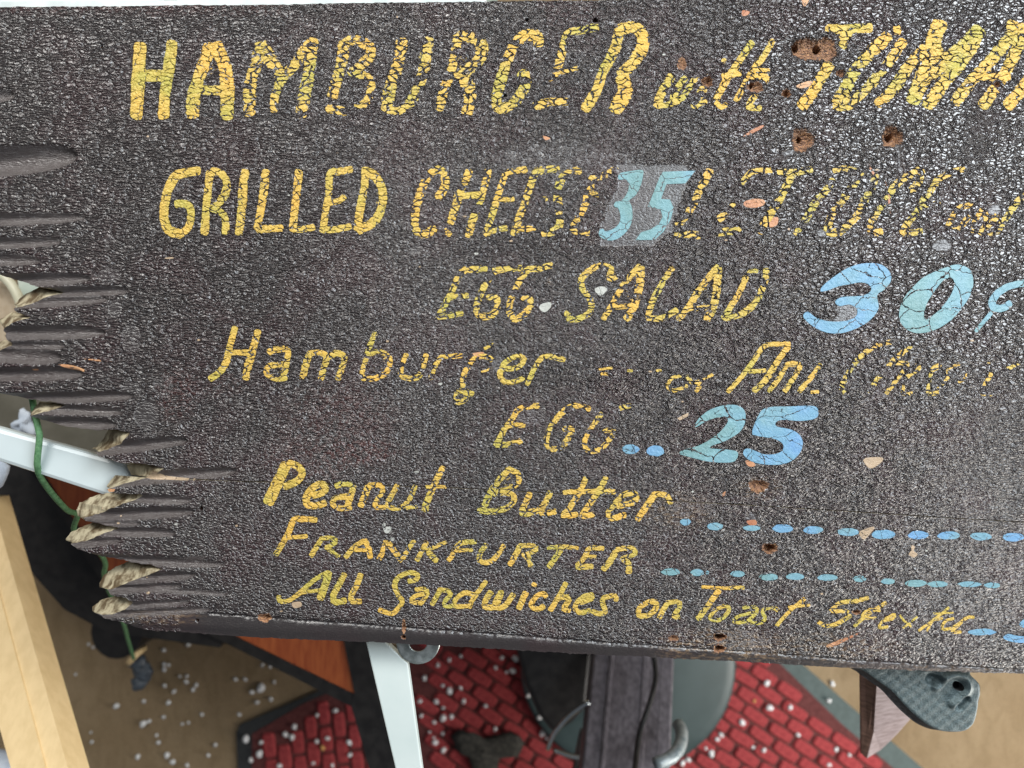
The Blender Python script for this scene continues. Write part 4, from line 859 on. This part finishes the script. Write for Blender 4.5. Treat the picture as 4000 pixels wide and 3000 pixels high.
# zinc ring under the lower edge
def ring(name, c, ri, ro, h, mat, parent=None, n=56):
    prof = [(ri, 0), (ri, -h), (ro, -h), (ro, -h * .35), (ro * .93, -0.0002), (ro * .86, -h * .12), (ri * 1.35, -h * .45), (ri * 1.12, -h * .1)]
    v = []; f = []; k = len(prof)
    for i in range(n):
        a = 2 * math.pi * i / n
        for r, z in prof: v.append((c.x + r * math.cos(a), c.y + r * math.sin(a), c.z + z))
    for i in range(n):
        j = (i + 1) % n
        for q in range(k): f.append((i * k + q, j * k + q, j * k + (q + 1) % k, i * k + (q + 1) % k))
    return mesh_obj(name, v, f, mat, parent, None, True)
o = ring('metal_ring', P(1633, 2510, DB + THICK + 0.001), 0.0085, 0.0205, 0.0018, M['zinc'])
tag(o, 'grey zinc ring half hidden under the lower edge of the sign', 'metal ring')

# pale rail and shelf behind the top edge
rr = empty('window_ledge', P(500, -60, 0.80))
tag(rr, 'pale grey and green ledge just showing above the top left edge of the sign', 'ledge')
prism('ledge_lip', [(-500, 30), (-500, 10), (1000, -2), (1900, -8), (1900, 12), (1000, 24)], 0.735, 0.76, M['rail'], rr)
prism('ledge_top', [(-500, 20), (-500, -700), (2400, -700), (1900, 0)], 0.77, 0.80, M['pale'], rr)
prism('ledge_seam', [(640, -3), (690, -3), (680, -60), (600, -60)], 0.765, 0.7695, M['cream'], rr)

# plank of timber lower left
tb_t = [(-210, 1900), (-20, 1900), (12, 2100), (140, 2550), (266, 3000), (340, 3260), (160, 3260), (70, 3000), (-2, 2794), (-120, 2400)]
def leaning(name, A0, A1, B0, B1, D0, D1, th, mat, parent=None):
    """strip between pixel pairs, distance D0 at its first end, D1 at its second"""
    q = [P(*A0, D0), P(*A1, D0), P(*B1, D1), P(*B0, D1)]
    v = [tuple(p) for p in q] + [(p.x, p.y, p.z - th) for p in q]
    return mesh_obj(name, v, [(3, 2, 1, 0), (4, 5, 6, 7), (0, 1, 5, 4), (1, 2, 6, 5), (2, 3, 7, 6), (3, 0, 4, 7)], mat, parent)
tr = empty('timber_post', P(100, 3000, 1.1)); tag(tr, 'pale planed timber post standing left of the sign in the lower left corner', 'timber')
leaning('broad_side', (-250, 1950), (-100, 1950), (120, 3280), (252, 3280), 1.02, 0.83, 0.04, M['timber'], tr)
o = leaning('narrow_side', (-100, 1950), (-32, 1950), (252, 3280), (345, 3280), 1.022, 0.832, 0.035, M['timber'], tr)

# wooden cabinet with black trim
cb = empty('wood_cabinet', P(900, 2300, DF)); tag(cb, 'red brown wooden cabinet with black trim standing behind the sign', 'cabinet')
DC = 1.22
prism('cabinet_top', [(110, 1760), (430, 2245), (950, 2500), (1385, 2712), (1342, 2505), (1250, 1760)], DC, DC + 0.03, M['cabinet'], cb)
prism('front_trim', [(60, 1740), (110, 1760), (430, 2245), (880, 2462), (950, 2500), (1385, 2712), (1372, 2760), (880, 2512), (400, 2275)], DC - 0.002, DC + 0.035, M['black'], cb)
prism('side_trim', [(1250, 1700), (1342, 2505), (1385, 2712), (1372, 2760), (1470, 3100), (1570, 3100), (1400, 2300), (1370, 1700)], DC - 0.004, DC + 0.033, M['black'], cb)
prism('cabinet_body', [(150, 1790), (450, 2260), (960, 2500), (1350, 2690), (1250, 1790)], DC + 0.036, DF - 0.001, M['black'], cb)

prism('dark_filler_slab', [(-160, 1800), (60, 1760), (420, 2240), (880, 2480), (860, 2530), (640, 2500), (420, 2470), (250, 2380), (90, 2200), (-120, 2050)], DC + 0.02, DC + 0.2, M['black'], cb)  # black slab added to darken the floor area left of the cabinet
# olive grey slab standing in for shaded floor, and small clutter, far left
o = prism('shaded_floor_slab', [(-400, 1480), (640, 1500), (660, 1830), (-400, 1790)], 0.98, 1.18, M['shade'])
tag(o, 'olive grey slab standing in for shaded floor between the teeth of the sign and the white bar', 'box')
def crumple(name, c, rx, ry, rz, mat, seed, amp=0.35, rot=0.0, sub=3):
    r = np.random.RandomState(seed); v = []; f = []; nu, nv = 20, 12
    ph = r.uniform(0, 6.28, 8)
    for j in range(nv + 1):
        b = math.pi * j / nv - math.pi / 2
        for i in range(nu):
            a = 2 * math.pi * i / nu
            d = 1 + amp * (0.5 * math.sin(3 * a + ph[0] + 2 * b) * math.cos(b) + 0.3 * math.sin(5 * a + ph[1]) * math.cos(b) + 0.3 * math.sin(4 * b + ph[2]) * math.cos(b) + r.uniform(-.15, .15) * math.cos(b))
            x, y, z = rx * d * math.cos(a) * math.cos(b), ry * d * math.sin(a) * math.cos(b), rz * d * math.sin(b)
            v.append((c.x + x * math.cos(rot) - y * math.sin(rot), c.y + x * math.sin(rot) + y * math.cos(rot), max(c.z + z, 0.001)))
    for j in range(nv):
        for i in range(nu): f.append((j * nu + i, j * nu + (i + 1) % nu, (j + 1) * nu + (i + 1) % nu, (j + 1) * nu + i))
    return mesh_obj(name, v, f, mat, None, None, True)
o = crumple('plastic_scrap', P(92, 1655, 0.972), 0.011, 0.013, 0.006, M['paper'], 3, 0.7); tag(o, 'small crumpled bluish plastic scrap beside the green cord', 'scrap')
o = crumple('folded_cloth', P(-62, 1850, 0.86), 0.024, 0.022, 0.012, M['paper'], 5, 0.25); tag(o, 'pale blue cloth at the left edge below the white bar', 'cloth')
o = crumple('grey_bag', P(-50, 3060, 1.25), 0.06, 0.05, 0.04, M['paper'], 8, 0.2); tag(o, 'grey blue bag in the bottom left corner behind the timber', 'bag')
ch = empty('chair', P(-40, 1200, 0.96)); tag(ch, 'beige chair with a cream curved frame glimpsed left of the top teeth', 'chair')
tube('chair_frame', [P(-60, 1030, 0.92), P(20, 1085, 0.92), P(62, 1140, 0.92), P(84, 1200, 0.92), P(92, 1300, 0.93), P(90, 1400, 0.94)], 0.0058, M['cream'], ch, 14)
prism('chair_seat', [(-300, 980), (-20, 1060), (50, 1140), (72, 1240), (60, 1420), (-300, 1420)], 0.945, 0.96, M['beige'], ch, bevel=0.004)
o = prism('pale_panel', [(60, 1040), (420, 1060), (420, 1300), (95, 1300), (80, 1160)], 0.965, 0.975, M['pale']); tag(o, 'pale green panel seen through the notch between the top teeth', 'panel')

# green cord with its plug
cd = empty('green_cord', P(545, 2630, 1.36)); tag(cd, 'thin green cord hanging past the white bar down to a dark plug', 'cord')
tube('cord_length', [P(118, 1510, .735), P(128, 1570, .725), P(142, 1640, .722), P(155, 1700, .720), P(147, 1780, .722), P(150, 1845, .73), P(195, 1918, .76), P(262, 1992, .80), P(302, 2012, .83), P(292, 2080, .86),
     P(380, 2150, .92), P(412, 2200, .95), P(408, 2255, .98), P(440, 2340, 1.02), P(482, 2435, 1.10), P(500, 2500, 1.18), P(522, 2572, 1.27)], 0.0029, M['cord'], cd, 10)
tube('cord_knot', [P(502, 2590, 1.28), P(528, 2562, 1.27), P(565, 2530, 1.29)], 0.0048, M['timber'], cd, 8)
for (x, y, rx_, ry_) in ((540, 2590, .016, .013), (560, 2625, .017, .016), (545, 2668, .014, .012)):
    q = crumple('plug', P(x, y, 1.36), rx_, ry_, 0.012, M['plug'], int(x), .25); q.parent = cd; q.location = q.location - cd.location
o = prism('round_foot', [(560 - 105 + 100 * math.cos(a * .3142) - 0, 2470 + 105 * math.sin(a * .3142)) for a in range(20)], 1.42, 1.549, M['black']); tag(o, 'black round foot in shadow behind the green cord', 'foot')

# white card with small print squares
sc_ = empty('white_card', P(150, 2520, 1.02)); tag(sc_, 'small white card with rounded corners sticking out behind the timber post', 'card')
prism('card', [(60, 2458), (165, 2459), (174, 2463), (177, 2475), (153, 2578), (60, 2590)], 1.02, 1.024, M['white_metal'], sc_, bevel=0.0006)
prism('print_mark', [(140, 2545), (147, 2545), (146, 2554), (140, 2554)], 1.0192, 1.0197, M['brick'], sc_)

# ---- doormats with raised red bricks
def doormat(label, outline, inner, ang, bw, bl, D, border, cnt):
    root = empty('doormat', P(sum(p[0] for p in outline) / len(outline), sum(p[1] for p in outline) / len(outline), DF))
    tag(root, label, 'doormat')
    prism('mat_base', outline, D, DF - 0.001, border, root)
    prism('mat_field', inner, D - 0.0012, DF - 0.003, M['mat_field'], root)
    ip = np.array(inner, float); cx, cy = ip.mean(0); ca, sa = math.cos(ang), math.sin(ang)
    R = 1400; k = 0; tmpl = None; nrow = int(R / bw)
    for r in range(-nrow, nrow):
        for c in range(-int(R / bl), int(R / bl)):
            lx = (c + (0.5 if r % 2 else 0)) * bl; ly = r * bw
            x = cx + lx * ca - ly * sa; y = cy + lx * sa + ly * ca
            if x < -200 or x > 4300 or y > 3150: continue
            hl, hw = bl * 0.465, bw * 0.45
            cor = [(x + a * hl * ca - b * hw * sa, y + a * hl * sa + b * hw * ca) for a, b in ((-1, -1), (1, -1), (1, 1), (-1, 1))]
            if not inside(ip, np.array([c_[0] for c_ in cor]), np.array([c_[1] for c_ in cor])).all(): continue
            if tmpl is None:
                s = D / F; v = []; f = []; n = 16
                for lev, (ins, zz) in enumerate(((0, 0), (.05, .5), (.32, 1))):
                    for i in range(n):
                        a = 2 * math.pi * i / n; e = 0.42
                        sx = math.copysign(abs(math.cos(a)) ** e, math.cos(a)); sy = math.copysign(abs(math.sin(a)) ** e, math.sin(a))
                        v.append((sx * (hl - ins * hw) * s, sy * (hw - ins * hw) * s, zz * 0.005))
                for lev in range(2):
                    for i in range(n): f.append((lev * n + i, lev * n + (i + 1) % n, (lev + 1) * n + (i + 1) % n, (lev + 1) * n + i))
                f.append(tuple(range(2 * n, 3 * n)))
                tmpl = bpy.data.meshes.new('brick'); tmpl.from_pydata(v, [], f); tmpl.materials.append(M['brick'])
            o = bpy.data.objects.new('brick', tmpl); COL.objects.link(o); o.parent = root
            o.location = P(x, y, D - 0.0016) - root.location
            o.rotation_euler = (random.uniform(-.03, .03), random.uniform(-.03, .03), -ang + random.uniform(-.03, .03))
            sc1 = random.uniform(.93, 1.03); o.scale = (sc1, random.uniform(.92, 1.04), random.uniform(.7, 1.3)); k += 1
    return k
DM = DF - 0.006
doormat('red brick patterned doormat with black border in front of the wooden cabinet', [(922, 2862), (935, 2832), (1215, 2712), (1420, 2620), (1600, 2620), (1640, 3400), (945, 3400)],
        [(985, 2868), (1180, 2752), (1300, 2700), (1600, 2700), (1600, 3150), (985, 3150)], math.radians(84), 56, 104, DM, M['mat_black'], 0)
doormat('large red brick patterned doormat with grey border under the round column base', [(1560, 2440), (1560, 3300), (2160, 3420), (3960, 3400), (3640, 3030), (3440, 2860), (3130, 2590), (2960, 2440)],
        [(1600, 2470), (1600, 3180), (3600, 3180), (3500, 3010), (3290, 2830), (3055, 2600), (2930, 2470)], math.radians(33), 51, 116, DM, M['mat_teal'], 1)

# round base and leaning column
cr = empty('stand', P(2455, 2590, DF)); tag(cr, 'grey steel column on a round dark green base standing on the red doormat', 'stand')
def disc(name, cx, cy, r, D, h, mat, parent, n=72):
    c = P(cx, cy, D); rr = r / F * D; prof = [(0.0, 0.0015), (rr * .9, 0.0), (rr * .97, -0.001), (rr, -0.004), (rr, -h)]
    v = [(c.x, c.y, c.z + prof[0][1])]; f = []
    for r_, z_ in prof[1:]:
        for i in range(n):
            a = 2 * math.pi * i / n; v.append((c.x + r_ * math.cos(a), c.y + r_ * math.sin(a), c.z + z_))
    for i in range(n): f.append((0, 1 + i, 1 + (i + 1) % n))
    for q in range(len(prof) - 2):
        for i in range(n): f.append((1 + q * n + i, 1 + (q + 1) * n + i, 1 + (q + 1) * n + (i + 1) % n, 1 + q * n + (i + 1) % n))
    return mesh_obj(name, v, f, mat, parent, None, True)
disc('round_base', 2455, 2598, 422, DF - 0.035, 0.028, M['base'], cr)
def box_between(name, a, b, wv, dv, mat, parent):
    """box along a-b with half width vector wv and depth vector dv"""
    v = []
    for p in (a, b):
        for s1, s2 in ((-1, 0), (1, 0), (1, 1), (-1, 1)): v.append(tuple(p + wv * s1 + dv * s2))
    o = mesh_obj(name, v, [(0, 1, 2, 3), (7, 6, 5, 4), (0, 4, 5, 1), (1, 5, 6, 2), (2, 6, 7, 3), (3, 7, 4, 0)], mat, parent)
    md = o.modifiers.new('bevel', 'BEVEL'); md.width = 0.004; md.segments = 3
    return o
a_, b_ = P(2490, 2380, 1.36), P(2425, 3300, 1.12)
half = 165 / F * 1.25
box_between('column', a_, b_, Vector((half, 0.004, 0)), Vector((0, 0, -0.05)), M['column'], cr)
for off, wd in ((-0.55, .05), (0.30, .08), (0.75, .10)):
    box_between('column_rib', a_ + Vector((half * off, 0, 0.003)), b_ + Vector((half * off, 0, 0.003)), Vector((half * wd, 0, 0)), Vector((0, 0, -0.004)), M['column'], cr)
tube('column_cable', [P(2545, 2500, 1.24), P(2555, 2570, 1.235), P(2560, 2660, 1.21), P(2530, 2770, 1.18), P(2500, 2860, 1.16), P(2485, 2960, 1.13), P(2475, 3100, 1.08)], 0.0042, M['black'], cr, 8)
for q in ([(2140, 2925), (2165, 2865), (2230, 2790), (2300, 2742)], [(2300, 2742), (2330, 2810), (2362, 2900), (2395, 3010), (2410, 3080)], [(2165, 2930), (2240, 2955), (2330, 2962), (2440, 2975), (2500, 3000)]):
    tube('wire_loop', [P(x, y, 1.30 - 0.02 * i) for i, (x, y) in enumerate(q)], 0.0042, M['chrome'], cr, 8)
prism('black_filler_block', [(1990, 2440), (2330, 2440), (2300, 2760), (2235, 2830), (2165, 2872), (2105, 2800), (2050, 2680)], 1.36, 1.44, M['black'], cr, bevel=0.01)  # black block added to blacken the left of the round base
tube('chrome_hook', [P(2560, 2985, 1.10), P(2620, 2960, 1.11), P(2655, 2915, 1.13), P(2662, 2860, 1.16), P(2648, 2830, 1.18)], 0.0095, M['dull_chrome'], cr, 12)
prism('lower_plate', [(2270, 2860), (2330, 2900), (2370, 3060), (2230, 3060)], 1.36, 1.38, M['black'], cr)
for (x, y, s_, sd) in ((1900, 2925, .030, 4), (1960, 2955, .022, 9), (1845, 2960, .018, 14)):
    if sd == 4: o = crumple('lint_clump', P(x, y, DM - .016), .055, .03, .012, M['lint'], sd, .9); tag(o, 'dark tangled clump of lint on the red doormat left of the column', 'lint')

# reddish bracket and iron plate lower right
br = empty('corner_bracket', P(3420, 2850, 1.0)); tag(br, 'reddish brown wooden corner bracket under the iron plate', 'bracket')
def facet(name, pts3, mat, parent, th=0.004):
    v = [tuple(p) for p in pts3]; n = len(v); v += [(p[0], p[1], p[2] - th) for p in v]
    f = [tuple(range(n)), tuple(range(2 * n - 1, n - 1, -1))] + [(i, n + i, n + (i + 1) % n, (i + 1) % n) for i in range(n)]
    return mesh_obj(name, v, f, mat, parent)
q1 = [P(3362, 2580, .86), P(3426, 2600, .85), P(3424, 2670, .86), P(3412, 2860, 0.94), P(3386, 2962, 0.99), P(3366, 2946, 0.99)]
q2 = [P(3427, 2600, .85), P(3590, 2770, .93), P(3500, 2872, 0.99), P(3440, 2930, 1.0), P(3387, 2962, 0.99), P(3413, 2860, 0.94), P(3425, 2670, .86)]
facet('bracket_edge', q1, M['pinkwood'], br); facet('bracket_face', q2, M['greywood'], br)

ir = empty('iron_plate', P(3620, 2700, 0.75)); tag(ir, 'blue grey cast iron plate with an eye hole jutting out below the sign', 'metal plate')
def zx(x, y): return (2800 + x / A, 2100 + y / A)
outl = [zx(*p) for p in [(1020, 900), (1085, 975), (1180, 1045), (1265, 1108), (1340, 1190), (1410, 1262), (1500, 1338), (1560, 1372), (1640, 1398), (1760, 1400), (1830, 1368), (1868, 1300), (1888, 1190), (1902, 1090), (1880, 1040), (1830, 990), (1780, 900)]]
oo = catmull(outl, 9, True); n = len(oo)
hole = np.array([(zx(1735, 1068)[0] + 21 * math.cos(a), zx(1735, 1068)[1] + 19 * math.sin(a)) for a in np.linspace(0, 6.283, 20, endpoint=False)])
hole[:, 0] += (hole[:, 1] - hole[:, 1].mean()) * 0.35
gx = jitter_grid(oo[:, 0].min(), oo[:, 1].min(), oo[:, 0].max(), oo[:, 1].max(), 5)
gx = gx[inside(oo, gx[:, 0], gx[:, 1])]; gx = gx[seg_dist(gx[:, 0], gx[:, 1], oo, True) > 3]
gx = gx[seg_dist(gx[:, 0], gx[:, 1], hole, True) > 2.5]; gx = gx[~inside(hole, gx[:, 0], gx[:, 1])]
allv = [Vector(p) for p in oo] + [Vector(p) for p in hole] + [Vector(p) for p in gx]
r_ = delaunay_2d_cdt(allv, [(n + i, n + (i + 1) % 20) for i in range(20)], [list(range(n))], 1, 1e-4)
vv = np.array([tuple(v) for v in r_[0]]); tri = []
for f in r_[2]:
    c_ = vv[list(f)].mean(0)
    if not inside(hole, c_[:1], c_[1:])[0]: tri.append(list(f))
ridge = [zx(*p) for p in [(1580, 1075), (1640, 1010), (1720, 985), (1790, 1010), (1810, 1080), (1760, 1150), (1700, 1195)]]
rd = seg_dist(vv[:, 0], vv[:, 1], catmull(ridge, 6)); pit1 = seg_dist(vv[:, 0], vv[:, 1], np.array([zx(1545, 1020), zx(1590, 1035)]))
pit2 = seg_dist(vv[:, 0], vv[:, 1], np.array([zx(1790, 1165), zx(1745, 1215)])); hd = seg_dist(vv[:, 0], vv[:, 1], hole, True)
zz = 0.0045 * np.clip(1 - rd / 22, 0, 1) ** .8 - 0.005 * np.clip(1.6 - pit1 / 16, 0, 1) - 0.0045 * np.clip(1.5 - pit2 / 14, 0, 1)
ed = seg_dist(vv[:, 0], vv[:, 1], oo, True); zz -= 0.0012 * np.clip(1 - ed / 8, 0, 1) ** 2
zz += 0.0003 * np.sin(vv[:, 0] / 9) * np.sin(vv[:, 1] / 7)
def PD(x, y): return DB + THICK + 0.002 + 0.00008 * (y - 2600) * 0.25
p3 = np.array([tuple(P(x, y, PD(x, y))) for x, y in vv]); p3[:, 2] += zz
t0 = p3[tri[0]]
if np.cross(t0[1] - t0[0], t0[2] - t0[0])[2] < 0: tri = [f[::-1] for f in tri]
mesh_obj('plate_face', p3, tri, M['iron'], ir, None, True)
v = []; f = []
for i in range(n):
    p = P(oo[i, 0], oo[i, 1], PD(*oo[i])); p.z -= 0.0012; w2 = p + Vector((-0.0062, -0.0020, -0.008))
    v += [tuple(p), tuple(p.lerp(w2, .5) + Vector((rng.normal(0, .0002), rng.normal(0, .0002), 0))), tuple(w2)]
for i in range(n):
    j = (i + 1) % n
    for k in range(2): f.append((i * 3 + k, i * 3 + k + 1, j * 3 + k + 1, j * 3 + k))
f.append(tuple(i * 3 + 2 for i in range(n)))
mesh_obj('plate_rim', v, f, M['iron_edge'], ir, None, True)
v = []
for i in range(20):
    p = P(hole[i, 0], hole[i, 1], PD(*hole[i])); v += [tuple(p), tuple(p + Vector((0, 0, -.007)))]
mesh_obj('eye_hole_wall', v, [(i * 2, i * 2 + 1, ((i + 1) % 20) * 2 + 1, ((i + 1) % 20) * 2) for i in range(20)], M['iron_edge'], ir, None, True)

# ---- foam pellets scattered over floor and mats
def pellet_mesh(name, mat, seed):
    r = np.random.RandomState(seed); v = []; f = []; nu, nv = 9, 6; ph = r.uniform(0, 6.28, 4)
    for j in range(nv + 1):
        b = math.pi * j / nv - math.pi / 2
        for i in range(nu):
            a = 2 * math.pi * i / nu; d = 1 + .14 * math.sin(2 * a + ph[0]) * math.cos(b) + .10 * math.sin(3 * a + ph[1] + b) * math.cos(b)
            v.append((d * math.cos(a) * math.cos(b), d * math.sin(a) * math.cos(b), .8 * d * math.sin(b)))
    for j in range(nv):
        for i in range(nu): f.append((j * nu + i, j * nu + (i + 1) % nu, (j + 1) * nu + (i + 1) % nu, (j + 1) * nu + i))
    me = bpy.data.meshes.new(name); me.from_pydata(v, [], f); me.materials.append(mat)
    me.polygons.foreach_set('use_smooth', np.full(len(me.polygons), True)); return me
PM = [pellet_mesh('foam_pellet', M['foam'], s) for s in range(5)]; PO = pellet_mesh('crumb', M['foam_o'], 77)
q1_ = Zc(0, 2100, A); q2_ = Zc(1000, 2100, A); q3_ = Zc(2000, 2100, A); q4_ = Zc(2800, 2100, A)
PEL = [(q1_, x) for x in [(355,1003,12),(545,985,10),(418,1202,14),(465,1110,8),(637,768,12),(670,790,12),(707,722,12),(838,1213,22),(1035,1178,18),(1182,950,18),(1182,912,16),(1215,918,14),(1180,810,16),(1355,770,20),(1390,738,12),(1185,1065,16),(1253,1108,18),(1295,1000,12),(1345,998,14),(1340,1038,18),(1413,1062,16),(1390,1095,18),(1213,1188,18),(1178,1292,16),(1453,1273,16),(1722,1273,16),(1030,1342,30),(1073,1322,18),(1128,1423,14),(1140,1475,18),(1550,1493,18),(660,1472,14),(655,1403,10),(575,1542,22),(992,1578,20),(1203,1568,22),(1243,1615,22),(1348,1640,16),(1500,1568,14),(1313,1342,12),(1357,1332,12),(1878,1083,34),(1813,1113,18),(1950,1163,18),(1850,1185,18),(1695,1020,16),(1765,1020,16),(1890,918,14),(1945,928,14),(1975,1040,14),(1770,1450,30),(1868,1558,28),(1806,1602,20),(1880,1475,18),(2055,1417,24),(2120,1362,22),(2103,1437,22),(2013,1645,20)]]
PEL += [(q2_, x) for x in [(570,1245,22),(440,1278,16),(515,1445,18),(437,1468,18),(670,1475,24),(480,1515,20,1),(676,1565,18),(805,1558,20,1),(550,1640,16),(412,1625,14),(1213,1012,22),(1310,918,16),(1392,880,16),(1475,855,14),(1393,1103,28),(1473,1082,16),(1345,1065,14),(1180,1178,18),(1297,1180,20),(1495,1178,20),(1653,1212,16),(1347,1225,14),(1190,1283,14),(1347,1300,26),(1407,1290,20),(1283,1330,16),(1250,1400,12),(1345,1410,14),(1290,1475,22),(1350,1530,24),(1280,1440,12),(1725,937,16),(1770,865,18),(1870,872,28),(1850,960,26),(1960,1138,18),(2040,1297,20),(2063,1408,26),(2095,1442,16),(1722,1378,16),(1573,1545,14),(1572,1615,22),(1600,1645,18),(1888,1545,14),(1805,970,12)]]
PEL += [(q3_, x) for x in [(1835,1048,24),(1855,1225,26),(2003,1222,22),(1657,1332,24),(1505,1420,20),(1478,1452,20),(1435,1555,26),(1395,1518,14),(1268,1600,22),(1228,1625,22),(2060,1420,18),(1745,1177,14,1),(1813,1530,20),(1735,1510,14)]]
PEL += [(q4_, x) for x in [(833,1053,22),(808,1175,18),(860,1525,18),(955,1565,14),(808,1635,18)]]
mat1 = np.array([(922, 2862), (935, 2832), (1215, 2712), (1420, 2620), (1600, 2620), (1640, 3400), (945, 3400)], float)
mat2 = np.array([(1560, 2440), (1560, 3300), (3960, 3400), (3640, 3030), (3440, 2860), (3130, 2590), (2960, 2440)], float)
for i, (zf, q) in enumerate(PEL):
    x, y = zf(q[0], q[1]); r = q[2] / A * 0.92
    xa, ya = np.array([x]), np.array([y])
    on_disc = math.hypot(x - 2455, y - 2598) < 422
    lift = 0.036 if on_disc else (0.011 if (inside(mat1, xa, ya)[0] or inside(mat2, xa, ya)[0]) else 0.0)
    rr_ = r * DF / F; where = 'round base' if on_disc else ('red doormat' if lift > 0 else 'tan carpet')
    o = bpy.data.objects.new('crumb' if len(q) > 3 else 'foam_pellet', PO if len(q) > 3 else PM[i % 5]); COL.objects.link(o)
    o.location = P(x, y, DF - lift - rr_ * .75); o.scale = (rr_, rr_ * random.uniform(.8, 1.1), rr_ * random.uniform(.8, 1.0)); o.rotation_euler = (random.uniform(-.4, .4), random.uniform(-.4, .4), random.uniform(0, 6.28))
    if len(q) > 3: tag(o, 'orange crumb lying on the red doormat', 'crumb', 'orange crumbs on the doormats')
    else: tag(o, 'white foam pellet lying on the ' + where, 'foam pellet', 'white foam pellets on the ' + where)
print('objects', len(bpy.data.objects))
